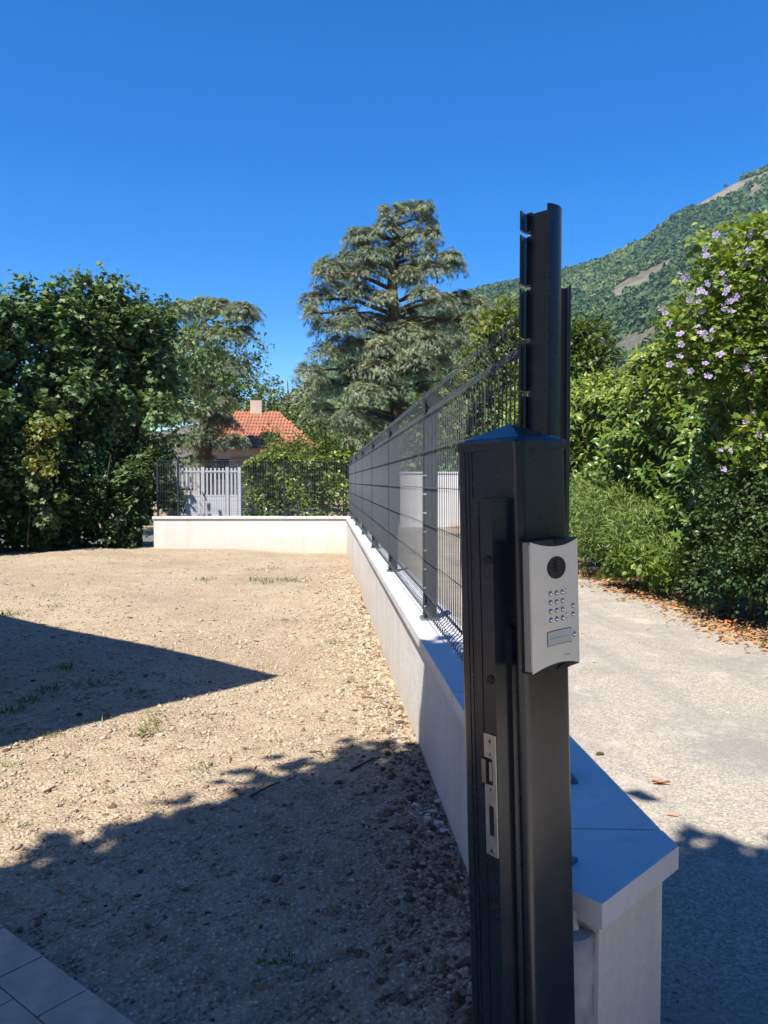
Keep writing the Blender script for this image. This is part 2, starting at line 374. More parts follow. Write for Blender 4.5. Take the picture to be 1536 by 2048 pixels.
# ------------------------------------------------------------------ wooded hillside
def ridge_el(px):
    """elevation angle (tan) of the skyline over the hillside's bearing"""
    P = [(200, 900), (560, 800), (700, 690), (800, 640), (880, 605), (960, 580), (1040, 566), (1120, 546), (1200, 522), (1280, 487), (1340, 440), (1390, 408), (1450, 374), (1536, 340), (1750, 270), (2100, 190), (2600, 160)]
    return (963 - np.interp(px, [p[0] for p in P], [p[1] for p in P])) / F_PX
RIDGE = 900.0
def bearing(px): return np.arctan((px - 768)/F_PX) + YAW
def hill_z(px, r):
    t = np.clip((r - 170)/(RIDGE - 170), 0, 1.25)
    b = bearing(px); x, y = r*np.sin(b), r*np.cos(b)
    prof = np.where(t < 1, .18*t + .82*t**1.35, 1 - .6*(t - 1))
    z = ridge_el(px)*RIDGE*prof*np.cos(b - YAW)
    spur = 14*np.sin(x/60 + y/150) + 9*np.sin(x/23 - y/55 + 1) + 5*np.sin(x/11 + y/31)
    return z + spur*np.clip(t, 0, 1)*np.clip(1.02 - t, 0, 1)*2.0
pxs = np.linspace(200, 2600, 150); rr = np.linspace(170, 1040, 90)
PX, RR = np.meshgrid(pxs, rr); B = bearing(PX); Zh = hill_z(PX, RR)
V = np.stack([RR*np.sin(B), RR*np.cos(B), Zh], -1).reshape(-1, 3)
i = np.arange(89*149); a = (i//149)*150 + i % 149
def hill_mat():
    m, nt, b = mat_new('hill_slope'); v = coords(nt)
    f = noise(nt, v, .02, 8, .65); g = noise(nt, coords(nt, (1, 1, .45)), .30, 10, .8)
    rock = ramp(nt, g, [(.32, (.15, .125, .09)), (.48, (.36, .30, .225)), (.62, (.50, .44, .36)), (.75, (.62, .57, .50))])
    gr = ramp(nt, noise(nt, v, .09, 6), [(.3, (.05, .075, .03)), (.7, (.10, .12, .05))])
    nt.links.new(mixc(nt, ramp(nt, f, [(.45, 0.55), (.6, 1.0)]), gr, rock), b.inputs['Base Color'])
    b.inputs['Roughness'].default_value = .95; b.inputs['Specular IOR Level'].default_value = .1
    bump(nt, b, g, 1.0, 6)
    return m
hill = tag(np_mesh('hill', V, np.stack([a, a+1, a+151, a+150], -1), hill_mat(), smooth=True), kind='structure')
# bare places: skyline cliff, scree streaks
BARE = [((1383, 414), (1470, 374), 10), ((1470, 374), (1530, 352), 6), ((1400, 412), (1445, 395), 6), ((1490, 400), (1510, 380), 7), ((1228, 583), (1330, 532), 13), ((1165, 597), (1190, 590), 4), ((1245, 690), (1300, 668), 20), ((1300, 668), (1345, 655), 5), ((1212, 660), (1236, 645), 5), ((1525, 440), (1540, 425), 8), ((1490, 395), (1500, 375), 5)]
n = 30000
pp = rng.uniform(620, 1640, n); u = rng.uniform(0, 1, n); rad = np.sqrt(170**2 + u*(930**2 - 170**2))
zz = hill_z(pp, rad); vy = 963 - (zz + 2 - CAM_H)/(rad*np.cos(bearing(pp) - YAW))*F_PX
keep = np.ones(n, bool)
for (ax, ay), (bx, by), w in BARE:
    t = np.clip(((pp-ax)*(bx-ax) + (vy-ay)*(by-ay))/((bx-ax)**2 + (by-ay)**2), 0, 1)
    d = np.hypot(pp - ax - t*(bx-ax), vy - ay - t*(by-ay))
    keep &= (d > w*1.25*rng.uniform(.5, 1.2, n))
pp, rad, zz = pp[keep], rad[keep], zz[keep]
ico = bmesh.new(); bmesh.ops.create_icosphere(ico, subdivisions=1, radius=1)
IV = np.array([v.co[:] for v in ico.verts]); IF = np.array([[v.index for v in f.verts] for f in ico.faces]); ico.free()
n = len(pp); b_ = bearing(pp); P = np.stack([rad*np.sin(b_), rad*np.cos(b_), zz + 1.0], -1)
sc = rng.uniform(1.6, 3.6, n)*np.where(rng.uniform(0, 1, n) < .07, 1.4, 1.0)
NT = 24                                  # leafy facets per crown
dd = unit(rng.normal(0, 1, (n*NT, 3))); dd[:, 2] = np.abs(dd[:, 2])*1.15 - .25
ctr = np.repeat(P, NT, 0) + dd*np.repeat(sc, NT)[:, None]*rng.uniform(.65, 1.05, n*NT)[:, None]
nrm_ = unit(dd + rng.normal(0, .45, dd.shape)); t1 = unit(np.cross(nrm_, rng.normal(0, 1, dd.shape))); t2 = np.cross(nrm_, t1)
q_ = np.repeat(sc, NT)[:, None]*rng.uniform(.45, .85, (n*NT, 1))
Vf = np.stack([ctr + t1*q_, ctr - t1*q_*.6 + t2*q_*.9, ctr - t1*q_*.5 - t2*q_*.8], 1).reshape(-1, 3)
Ff = np.arange(len(Vf)).reshape(-1, 3); IV = np.zeros((NT*3, 3))
patch = .5 + .30*np.sin(P[:, 0]/37 + 2*np.sin(P[:, 1]/51)) + rng.normal(0, .12, n)
tag(np_mesh('hillside_woodland', Vf, Ff, M['forest'], tint=np.repeat(np.clip(patch, 0, 1), len(IV)), smooth=False), 'dense green woodland covering the distant hillside', 'woodland', kind='stuff')

# ------------------------------------------------------------------ boundary walls with cap stones
CAPZ = CAM_H - .79                      # top of the cap stones
XF0, XF1, XC0, XC1 = .512, .729, .479, .762
wall = tag(empty('boundary_wall', (.63, 10, -.2)), 'long low white rendered wall under grey cap stones beside the driveway', 'wall')
def lp(o, w):                           # world mesh under an empty that sits elsewhere
    o.matrix_parent_inverse = Matrix.Translation(-w.location); return o
bm = bmesh.new()
prism(bm, [(XF0, 17.6), (XF0, 1.70), (.39, 1.56), (.522, 1.424), (.729, 1.608), (XF1, 17.6)], -.6, CAPZ - .053)
lp(obj('wall_body', bm, M['render'], wall), wall)
joints = [1.72, 2.872] + [2.872 + 1.19*k for k in range(1, 14)]
joints = [j for j in joints if j < 17.0] + [17.57]
JG = .0035
bm = bmesh.new()
prism(bm, [(XC0, 1.72 - JG), (.352, 1.555), (.479, 1.438), (.517, 1.394), (.765, 1.608), (XC1, 1.687 - JG)], CAPZ - .05, CAPZ)
lp(obj('cap_stone', bm, M['cap'], wall, bevel=.004), wall)
for k in range(len(joints) - 1):
    y0, y1 = joints[k] + JG, joints[k+1] - JG
    bm = bmesh.new(); dz = random.uniform(-.0012, .0012); dx = random.uniform(-.0015, .0015)
    prism(bm, [(XC0 + dx, y1), (XC0 + dx, y0), (XC1 + dx, y0 - (.033 if k == 0 else 0)), (XC1 + dx, y1)], CAPZ - .05 + dz, CAPZ + dz)
    lp(obj('cap_stone', bm, M['cap'], wall, bevel=.004), wall)
bm = bmesh.new()                        # mortar bed showing in the joints
prism(bm, [(XF0 + .01, 17.5), (XF0 + .01, 1.73), (.42, 1.57), (.52, 1.45), (.70, 1.62), (XF1 - .01, 17.5)], CAPZ - .054, CAPZ - .012)
lp(obj('mortar_bed', bm, M['mortar'], wall), wall)
# trowelled mortar filling between the wall's end and the gate post
bm = bmesh.new()
prism(bm, [(.39, 1.53), (.430, 1.395), (.492, 1.408), (.517, 1.430), (.49, 1.48)], -.3, CAPZ - .075)
bmesh.ops.subdivide_edges(bm, edges=[e for e in bm.edges if abs(e.verts[0].co.z - e.verts[1].co.z) > .3], cuts=24)
for vv in bm.verts: vv.co += Vector((random.gauss(0, .0009), random.gauss(0, .0009), 0))
lp(obj('mortar_fill', bm, M['mortar'], wall, smooth=True), wall)
bm = bmesh.new()
bmesh.ops.create_icosphere(bm, subdivisions=3, radius=1)
for vv in bm.verts:
    q = vv.co; k = 1 + .18*math.sin(q.x*5 + q.z*4) + .1*math.sin(q.z*9 + q.y*6)
    vv.co = Vector((.462 + q.x*.020*k, 1.424 + q.y*.008*k, CAPZ - .046 + q.z*.028*k))
lp(obj('mortar_smear', bm, M['mortar'], wall, smooth=True), wall)

YB = 17.6
wall2 = tag(empty('boundary_wall', (-1.7, YB + .1, -.2)), 'low white rendered wall crossing the far end of the gravel yard', 'wall')
XL = -3.84
bm = bmesh.new(); prism(bm, [(XL, YB + .35), (XF0 - .004, YB), (XF0 - .004, YB + .2), (XL, YB + .55)], -.6, CAPZ - .053)
lp(obj('wall_body', bm, M['render'], wall2), wall2)
nst = 4
for k in range(nst):
    xa, xb = XL - .03 + (XC1 - XL + .03)*k/nst + JG, XL - .03 + (XC1 - XL + .03)*(k+1)/nst - JG
    fy = lambda x: YB - .03 + .35*(XF0 - x)/(XF0 - XL)
    bm = bmesh.new(); prism(bm, [(xa, fy(xa)), (xb, fy(xb)), (xb, fy(xb) + .27), (xa, fy(xa) + .27)], CAPZ - .05, CAPZ)
    lp(obj('cap_stone', bm, M['cap'], wall2, bevel=.004), wall2)

# ------------------------------------------------------------------ mesh fences
PT = CAM_H + .509                       # top of the posts
ZT, ZB = CAM_H + .467, CAPZ + .066      # top and bottom wire
fence = tag(empty('mesh_fence', (.63, 10, CAPZ)), 'dark grey welded wire fence on the wall along the driveway', 'fence', 'anthracite welded mesh fences')
def h_post(bm, z0, z1, L=.070, Fl=.046, th=.0045, notch=False):
    """H section: web along x, flanges along y, convex outer flange"""
    def flange(x, sgn, z0, z1):
        n = 6; outer = []; inner = []
        for i in range(n + 1):
            y = -Fl/2 + Fl*i/n; c = (1 - (2*y/Fl)**2)*.006
            outer.append((x + sgn*c, y)); inner.append((x + sgn*(c - th), y))
        prism(bm, outer + inner[::-1] if sgn > 0 else inner + outer[::-1], z0, z1)
    flange(L/2, 1, z0, z1)
    if notch:
        z = z1
        first = .038
        while z > z0 + .05:
            a = max(z0, z - (first if z == z1 else .098))
            flange(-L/2, -1, a, z); box(bm, -L/2 + th*.5, -L/2 + .0135, -.0019, .0019, a, z); z = a - .0095
    else: flange(-L/2, -1, z0, z1)
    box(bm, -L/2 + (.0125 if notch else th*.5), L/2 - th*.5, -.002, .002, z0, z1 - .004)
post_ys = [2.02 + 2.40*k for k in range(7)] + [17.74]
bm = bmesh.new(); h_post(bm, 0, PT - CAPZ - .006, notch=True)
post_src = None; plate_src = None; bolt_src = None; clip_src = None
PXC = .604
fence_posts = []
def add_post(parent, loc, rot, off):
    global post_src, plate_src, bolt_src, clip_src, bm
    if post_src is None:
        p = obj('fence_post', bm, M['post'], parent); post_src = p
    else: p = share('fence_post', post_src, parent)
    p.location = Vector(loc) - off; p.rotation_euler = (0, 0, rot)
    if plate_src is None:
        b2 = bmesh.new(); box(b2, -.056, .056, -.056, .056, -.0055, .003)
        q = obj('base_plate', b2, M['galv'], p, bevel=.0015, seg=1); plate_src = q
        for sx in (-1, 1):
            for sy in (-1, 1):
                b3 = bmesh.new(); bmesh.ops.create_cone(b3, cap_ends=True, segments=6, radius1=.008, radius2=.007, depth=.008)
                if bolt_src is None: bolt_src = t = obj('bolt', b3, M['galv'], p)
                else: b3.free(); t = share('bolt', bolt_src, p)
                t.location = (sx*.043, sy*.043, .007)
    else:
        share('base_plate', plate_src, p)
        for sx in (-1, 1):
            for sy in (-1, 1): share('bolt', bolt_src, p, (sx*.043, sy*.043, .007))
    return p
for y in post_ys: add_post(fence, (PXC, y, CAPZ + .006), 0, fence.location)

def wire_panel(length, name='wire_panel'):
    """vertical rods with the two V folds, local x along the run, y across (+ = fold crest)"""
    prof = [(0.0, ZT + .026), (0.0, ZT - .012), (.034, ZT - .045), (.034, ZT - .055), (0.0, ZT - .10), (0.0, ZB + .105), (.034, ZB + .055), (.034, ZB + .045), (0.0, ZB + .012), (0.0, ZB - .018)]
    n = int(round(length/.055)); V = []; Fc = []; r = .0025
    for i in range(n + 1):
        x = (i/n)*(length - .02) + .01
        for (a, z) in prof:
            for k in range(4):
                t = math.pi/4 + k*math.pi/2
                V.append((x + r*1.2*math.cos(t), a + r*1.2*math.sin(t), z))
        b0 = i*len(prof)*4
        for s in range(len(prof) - 1):
            for k in range(4): Fc.append((b0 + s*4 + k, b0 + s*4 + (k+1) % 4, b0 + s*4 + 4 + (k+1) % 4, b0 + s*4 + 4 + k))
    return np_mesh(name, np.array(V), np.array(Fc), M['wire'], None, smooth=True)
rail_levels = [(ZT, -.005), (ZT - .05, .039), (ZT - .10, -.005), (ZT - .30, -.005), (ZT - .50, -.005), (ZT - .70, -.005), (ZT - .90, -.005), (ZB + .10, -.005), (ZB + .05, .039), (ZB, -.005)]
_panels = {}
def add_panel(parent, p0, p1, off):
    p0, p1 = Vector(p0), Vector(p1); L = (p1 - p0).length; key = round(L, 2)
    ang = math.atan2(p1.y - p0.y, p1.x - p0.x)
    if key not in _panels:
        w = wire_panel(L); link_parent = w; w.parent = parent
        b4 = bmesh.new(); tube(b4, [(0, 0, 0), (L, 0, 0)], .0023, 6)
        rl = None; rails = []
        for z, a in rail_levels:
            if rl is None: rl = obj('horizontal_wire', b4, M['wire'], w, smooth=True)
            else: rl = share('horizontal_wire', rails[0], w)
            rl.location = (0, a, z); rails.append(rl)
        tag(w, kind='stuff')
        _panels[key] = (w, rails)
    else:
        src, rs = _panels[key]; w = share('wire_panel', src, parent); tag(w, kind='stuff')
        for q in rs: share('horizontal_wire', q, w, q.location)
    w.location = Vector((p0.x, p0.y, 0)) - off; w.rotation_euler = (0, 0, ang)
    return w
XM = PXC - .036                        # the mesh is clipped to the yard side of the posts
for k in range(len(post_ys) - 1):      # run backwards so that the folds point to the driveway
    add_panel(fence, (XM, post_ys[k+1], 0), (XM, post_ys[k], 0), fence.location)
fence2 = tag(empty('mesh_fence', (-1.7, 18.5, CAPZ)), 'dark grey welded wire fence on the wall across the far end', 'fence', 'anthracite welded mesh fences')
f2x = [-3.76, -3.30, -.90, .54]
f2y = lambda x: YB + .105 + .35*(XF0 - x)/(XF0 - XL)
for x in f2x[:-1]: add_post(fence2, (x, f2y(x), CAPZ + .006), math.pi/2, fence2.location)
for a, b in zip(f2x[:-1], f2x[1:]): add_panel(fence2, (a, f2y(a) - .036, 0), (b, f2y(b) - .036, 0), fence2.location)

# the taller end post bolted behind the gate post, turned to the gate line
ang_end = math.atan2(-.754, .657)
endp = tag(empty('end_post', (.436, 1.560, CAPZ + .006), ang_end), 'tall notched dark end post rising just behind the gate post', 'post')
bm = bmesh.new(); h_post(bm, .002, CAM_H + .545 - CAPZ - .006, L=.068, Fl=.047, notch=True)
obj('post_profile', bm, M['paint'], endp)
bm = bmesh.new(); box(bm, -.062, .062, -.062, .062, -.0055, .0035); obj('base_plate', bm, M['galv'], endp, bevel=.0015, seg=1)
for sx in (-1, 1):
    for sy in (-1, 1): share('bolt', bolt_src, endp, (sx*.046, sy*.046, .0075))

# ------------------------------------------------------------------ gate post with lock batten
UA = R(34.0)                           # bearing of the face that carries the intercom
LEAN = R(-1.65)
corner = Vector((.3375, 1.308, 0))
camf = Vector((math.sin(YAW), math.cos(YAW), 0))
PIV = Vector((corner.x, corner.y, 1.27))
Mlean = Matrix.Translation(PIV) @ Matrix.Rotation(LEAN, 4, camf) @ Matrix.Translation(-PIV)
MW = Mlean @ Matrix.Translation(corner) @ Matrix.Rotation(UA, 4, 'Z')   # local x along right face, local y along left face (away)
PWx, PWy, PH = .130, .158, CAM_H + .076
gp = tag(empty('gate_post', mat=MW), 'thick square anthracite gate post with pyramid cap and lock strip', 'gate post')
def rrect(x0, x1, y0, y1, r, n=6):
    pts = []
    for cx, cy, a0 in ((x1-r, y0+r, -90), (x1-r, y1-r, 0), (x0+r, y1-r, 90), (x0+r, y0+r, 180)):
        for i in range(n+1):
            a = R(a0 + 90*i/n); pts.append((cx + r*math.cos(a), cy + r*math.sin(a)))
    return pts
def smooth_by_angle(o, deg=35):
    me = o.data
    for p in me.polygons: p.use_smooth = True
    me.set_sharp_from_angle(angle=R(deg))
bm = bmesh.new(); prism(bm, rrect(0, PWx, 0, PWy, .016), -.25, PH - .008); smooth_by_angle(obj('post_body', bm, M['paint'], gp))
bm = bmesh.new()                       # cap: skirt, small step, pyramid
e = .0035
rings = [(e, PH - .019, .018), (e, PH - .007, .018), (e - .002, PH - .003, .017), (-.007, PH - .001, .014), (-.009, PH + .0015, .013)]
prev = None
for ex, z, rad_ in rings:
    cur = [bm.verts.new((x, y, z)) for x, y in rrect(-ex, PWx + ex, -ex, PWy + ex, rad_)]
    if prev:
        for i in range(len(cur)): bm.faces.new([prev[i], prev[(i+1)%len(cur)], cur[(i+1)%len(cur)], cur[i]])
    else: bm.faces.new(cur[::-1])
    prev = cur
ax, ay, az = PWx/2, PWy/2, PH + .029
apex = [bm.verts.new((ax + (vv.co.x-ax)*.02, ay + (vv.co.y-ay)*.02, az)) for vv in prev]
for i in range(len(prev)): bm.faces.new([prev[i], prev[(i+1)%len(prev)], apex[(i+1)%len(prev)], apex[i]])
bm.faces.new(apex)
smooth_by_angle(obj('cap', bm, M['paint'], gp), 18)
for yy in (.113, .1215, .131):         # extrusion grooves of the left face, as fine proud ribs
    bm = bmesh.new(); box(bm, -.0010, .001, yy, yy + .0022, 0, PH - .02); obj('rib', bm, M['paint'], gp)
# batten (stop profile) on the left face
BX, B0, B1, BT = -.047, .022, .068, CAM_H - .033
bm = bmesh.new(); box(bm, BX, .0015, B0, B1, -.05, BT); obj('stop_profile', bm, M['paint'], gp, bevel=.0016)
bm = bmesh.new(); box(bm, BX - .001, -.001, B0 - .001, B1 + .001, BT + .0005, BT + .005); obj('profile_end_cap', bm, M['paint'], gp, bevel=.001)
bm = bmesh.new(); box(bm, -.013, -.001, B0 - .007, B0 + .001, -.05, BT - .22); obj('seal_strip', bm, M['paint'], gp, bevel=.002)
bm = bmesh.new(); box(bm, BX - .0015, BX + .001, B0 + .030, B0 + .0325, -.05, BT - .002); obj('rib', bm, M['paint'], gp)
bm = bmesh.new(); box(bm, BX + .004, .001, B1 - .0005, B1 + .005, -.05, BT - .004); obj('seal_strip', bm, M['rubber'], gp, bevel=.001)
for zz_ in (1.318, 1.112, .717):
    bm = bmesh.new(); bmesh.ops.create_cone(bm, cap_ends=True, segments=20, radius1=.0085, radius2=.0065, depth=.004, matrix=Matrix.Translation((BX - .002, B0 + .011, zz_)) @ Matrix.Rotation(-math.pi/2, 4, 'Y'))
    obj('rubber_stop', bm, M['rubber'], gp, bevel=.001)
# strike plate with keeper and bolt slot
def plate_with_holes(bm, y0, y1, zs, x0, x1, holes):
    """a plate in the local y-z plane cut into bars round rectangular holes; holes: (ya, yb, za, zb)"""
    z = zs[0]
    for (ya, yb, za, zb) in sorted(holes, key=lambda h: h[2]):
        box(bm, x0, x1, y0, y1, z, za)
        if ya > y0: box(bm, x0, x1, y0, ya, za, zb)
        if yb < y1: box(bm, x0, x1, yb, y1, za, zb)
        z = zb
    box(bm, x0, x1, y0, y1, z, zs[1])
SZ0, SZ1 = .803, 1.016
SY0, SY1 = B0 + .0015, B0 + .0285
bm = bmesh.new()
plate_with_holes(bm, SY0, SY1, (SZ0, SZ1), BX - .0028, BX - .0002, [(SY0 + .007, SY0 + .0185, .838, .891), (SY0 + .008, SY1, .927, .974)])
sp_ = obj('strike_plate', bm, M['steel'], gp); sp_['label'] = 'brushed steel strike plate'
bm = bmesh.new(); box(bm, BX - .0006, BX + .0004, SY0 + .006, SY1 + .002, .830, .980); obj('keeper_recess', bm, M['rubber'], sp_)
bm = bmesh.new(); box(bm, BX - .0065, BX - .001, SY1 - .006, SY1 + .0035, .930, .971); obj('keeper', bm, M['screw'], sp_, bevel=.0008)
bm = bmesh.new(); box(bm, BX - .0022, BX - .0004, SY0 + .010, SY0 + .0165, .934, .967); obj('keeper', bm, M['steel'], sp_, bevel=.0005)
for zz_, rr_ in ((1.004, .0048), (.981, .0032), (.920, .0032), (.812, .0048)):
    bm = bmesh.new()
    Mx = Matrix.Translation((BX - .0034, (SY0 + SY1)/2 - .001, zz_)) @ Matrix.Rotation(-math.pi/2, 4, 'Y')
    bmesh.ops.create_cone(bm, cap_ends=True, segments=18, radius1=rr_, radius2=rr_*.8, depth=.0014, matrix=Mx)
    s = obj('screw', bm, M['screw'], sp_)
    bm = bmesh.new()
    for k in range(2): 
        t = .0007; l = rr_*.55
        y_, z_ = (SY0 + SY1)/2 - .001, zz_
        if k == 0: box(bm, BX - .0044, BX - .0040, y_ - l, y_ + l, z_ - t, z_ + t)
        else: box(bm, BX - .00445, BX - .0040, y_ - t, y_ + t, z_ - l, z_ + l)
    obj('screw_slot', bm, M['rubber'], sp_)

# ------------------------------------------------------------------ intercom on the right face
ic = tag(empty('intercom', mat=MW), 'silver keypad intercom with round speaker fixed to the gate post', 'intercom')
A0, A1, IZ0, IZ1 = -.0116, .1129, 1.1255, 1.348
DB, DF = -.003, -.031                  # back and front depth (local y, towards the viewer negative)
def bulge(a):
    t = (a - A0)/(A1 - A0)*2 - 1
    return DF - .0045*(1 - t*t)
NA = 24
def arc(a, top):                       # concave ends of the silver plate
    t = (a - A0)/(A1 - A0)*2 - 1
    d = .0105*(1 - t*t)
    return IZ1 - d if top else IZ0 + d*1.05
bm = bmesh.new(); fv = []
for i in range(NA + 1):
    a = A0 + (A1 - A0)*i/NA
    row = [(a, bulge(a), arc(a, 0)), (a, bulge(a), arc(a, 1)), (a, bulge(a) + .004, arc(a, 1)), (a, bulge(a) + .004, arc(a, 0))]
    fv.append([bm.verts.new(p) for p in row])
for i in range(NA):
    p, q = fv[i], fv[i+1]
    for k in range(4): bm.faces.new([p[k], q[k], q[(k+1)%4], p[(k+1)%4]])
bm.faces.new(fv[0]); bm.faces.new(fv[-1][::-1])
smooth_by_angle(obj('front_plate', bm, M['silver'], ic))
bm = bmesh.new(); box(bm, A0 - .0004, A0 + .006, DB - .011, DF + .0045, IZ0 + .0025, IZ1 - .001); box(bm, A1 - .006, A1 + .0004, DB - .011, DF + .0045, IZ0 + .0025, IZ1 - .001)
obj('side_rail', bm, M['silver_side'], ic, bevel=.0008)
bm = bmesh.new(); box(bm, A0 + .004, A1 - .004, DB, DF + .006, IZ0 + .004, IZ1 - .004); obj('housing', bm, M['black'], ic, bevel=.002)
for top in (1, 0):
    bm = bmesh.new(); rows = []
    zq = IZ1 + .0012 if top else IZ0 - .0012
    for i in range(NA + 1):
        a = A0 + (A1 - A0)*i/NA
        f = bulge(a) + .0012; z1 = arc(a, top)
        t = (a - A0)/(A1 - A0)*2 - 1
        zi = z1 + (-.004 if top else .004)
        rows.append([bm.verts.new(p) for p in ((a, f, zi), (a, f + .0006*0, zq), (a, DB - .002, zq), (a, DB - .002, zi))])
    for i in range(NA):
        p, q = rows[i], rows[i+1]
        for k in range(4): bm.faces.new([p[k], q[k], q[(k+1)%4], p[(k+1)%4]])
    bm.faces.new(rows[0]); bm.faces.new(rows[-1][::-1])
    c_ = obj('end_cap', bm, M['black'], ic); smooth_by_angle(c_)
    bm = bmesh.new(); am = (A0 + A1)/2 + .012
    pts = [(am + .0165*math.cos(R(t)), (IZ1 - .0005 if top else IZ0 - .0005) + (-1 if top else 1)*.0075*math.sin(R(t))*(-1 if top else 1)*(1 if not top else -1)) for t in range(0, 181, 12)]
    lo = [bm.verts.new((x, bulge(am) - .0014, z)) for x, z in pts]; hi = [bm.verts.new((x, bulge(am) + .003, z)) for x, z in pts]
    bm.faces.new(lo); bm.faces.new(hi[::-1])
    for i in range(len(pts)): bm.faces.new([lo[i], lo[(i+1)%len(pts)], hi[(i+1)%len(pts)], hi[i]])
    obj('finger_grip', bm, M['rubber'], c_)
def disc(bm, a, z, r, y0, y1, n=28, r2=None):
    r2 = r if r2 is None else r2
    A = [bm.verts.new((a + r*math.cos(2*math.pi*k/n), y0, z + r*math.sin(2*math.pi*k/n))) for k in range(n)]
    B_ = [bm.verts.new((a + r2*math.cos(2*math.pi*k/n), y1, z + r2*math.sin(2*math.pi*k/n))) for k in range(n)]
    bm.faces.new(A); bm.faces.new(B_[::-1])
    for k in range(n): bm.faces.new([A[k], A[(k+1)%n], B_[(k+1)%n], B_[k]])
sa, sz, sr = .0490, 1.301, .0198
bm = bmesh.new(); disc(bm, sa, sz, sr, bulge(sa) + .002, bulge(sa) - .0012, 36, sr*.96); 
for vv in bm.verts: vv.co.x = sa + (vv.co.x - sa)*1.24
spk = obj('speaker_grille', bm, M['black'], ic)
for k in range(4):                     # swooping louvres
    bm = bmesh.new(); a_, b_2 = [], []
    for i in range(13):
        t = i/12
        x = sa - sr*(.42 - .02*k)*1.2 + (sr*1.22)*t*1.2; z = sz + sr*(.46 - .30*k) + sr*.30*math.sin(t*2.6 + .35) - sr*.42*t
        if math.hypot(x - sa, z - sz) < sr*.92:
            wd = .0016*math.sin(math.pi*min(1, max(.05, t)))
            a_.append((x, z + wd)); b_2.append((x, z - wd))
    L_ = len(a_); y_ = bulge(sa) - .0013
    va = [bm.verts.new((x, y_ - .0016, z)) for x, z in a_]; vb = [bm.verts.new((x, y_, z)) for x, z in b_2]
    for i in range(L_ - 1): bm.faces.new([va[i], va[i+1], vb[i+1], vb[i]])
    obj('louvre', bm, M['black'], spk, smooth=True)
def button(a, z, r=.0043):
    bm = bmesh.new(); y0 = bulge(a)
    disc(bm, a, z, r, y0 + .001, y0 - .0006, 20); o = obj('button', bm, M['black'], ic)
    bm = bmesh.new(); bmesh.ops.create_uvsphere(bm, u_segments=16, v_segments=8, radius=1, matrix=Matrix.Translation((a, y0 - .0003, z)) @ Matrix.Diagonal((r*.82, .0030, r*.82, 1)))
    obj('button_dome', bm, M['chrome'], o, smooth=True)
for z in (1.2575, 1.2425, 1.2275, 1.2125):
    for a in (.032, .0475, .063): button(a, z)
button(.0934, 1.2300, .0042); button(.0934, 1.2150, .0042); button(.0965, 1.1790, .0048)
for a, z in ((.0735, 1.262), (.0738, 1.2535), (.0742, 1.2195), (.0745, 1.2108)):
    bm = bmesh.new(); disc(bm, a, z, .0011, bulge(a) + .001, bulge(a) - .0003, 10); obj('indicator', bm, M['rubber'], ic)
def curved_rect(a0, a1, z0, z1, y_off, n=8):
    bm = bmesh.new(); rows = []
    for i in range(n + 1):
        a = a0 + (a1 - a0)*i/n; f = bulge(a) - y_off; sag = .0012*math.sin(math.pi*i/n)
        rows.append([bm.verts.new((a, f, z0 + sag)), bm.verts.new((a, f, z1 + sag)), bm.verts.new((a, f + y_off + .001, z1 + sag)), bm.verts.new((a, f + y_off + .001, z0 + sag))])
    for i in range(n):
        p, q = rows[i], rows[i+1]
        for k in range(4): bm.faces.new([p[k], q[k], q[(k+1)%4], p[(k+1)%4]])
    bm.faces.new(rows[0]); bm.faces.new(rows[-1][::-1]); return bm
nf = obj('name_frame', curved_rect(.0220, .0872, 1.1672, 1.1925, .0006), M['black'], ic)
obj('name_card', curved_rect(.0231, .0861, 1.1682, 1.1915, .0010), M['namecard'], nf)
obj('card_divider', curved_rect(.0233, .0859, 1.1793, 1.1797, .0014), M['silver_side'], nf)
for k, (dx, h_) in enumerate(((0, .0024), (.0022, .0017), (.0042, .0020), (.0063, .0024), (.0085, .0017), (.0105, .0019), (.0123, .0017))):   # faint embossed maker's mark, not readable
    bm = bmesh.new(); box(bm, .066 + dx, .0666 + dx, bulge(.07) - .0003, bulge(.07) + .001, 1.146, 1.146 + h_); obj('maker_mark', bm, M['silver_side'], ic)

# ------------------------------------------------------------------ pavers bottom left
pav_org = onz(0, 1864, .0); pe = Vector((.736, -.677, 0)).normalized(); pn = Vector((-pe.y, pe.x, 0))*-1   # pn points away from the yard edge
if pn.x > 0: pn = -pn
paving = tag(empty('paving', (pav_org.x, pav_org.y, 0)), 'grey block paving edging the gravel in the near corner', 'paving')
PL, PWd = .243, .150
pb = bmesh.new(); box(pb, .0025, PL - .0025, .0025, PWd - .0025, -.06, .0)
pav_src = None
for row in range(9):
    off = (row % 2)*PL*.5 + .03
    for k in range(-9, 7):
        w = pav_org + pe*(k*PL + off) + pn*(row*PWd)
        if pav_src is None: pav_src = p_ = obj('paver', pb, M['paver'], paving, bevel=.003, seg=1)
        else: p_ = share('paver', pav_src, paving)
        p_.location = (w.x - pav_org.x, w.y - pav_org.y, .028 + random.uniform(-.002, .002))
        p_.rotation_euler = (random.gauss(0, .004), random.gauss(0, .004), math.atan2(pe.y, pe.x) - (0 if pn.dot(Vector((-pe.y, pe.x, 0))) > 0 else 0))
        if pn.dot(Vector((-pe.y, pe.x, 0))) < 0: p_.location -= Vector((-pe.y, pe.x, 0))*PWd

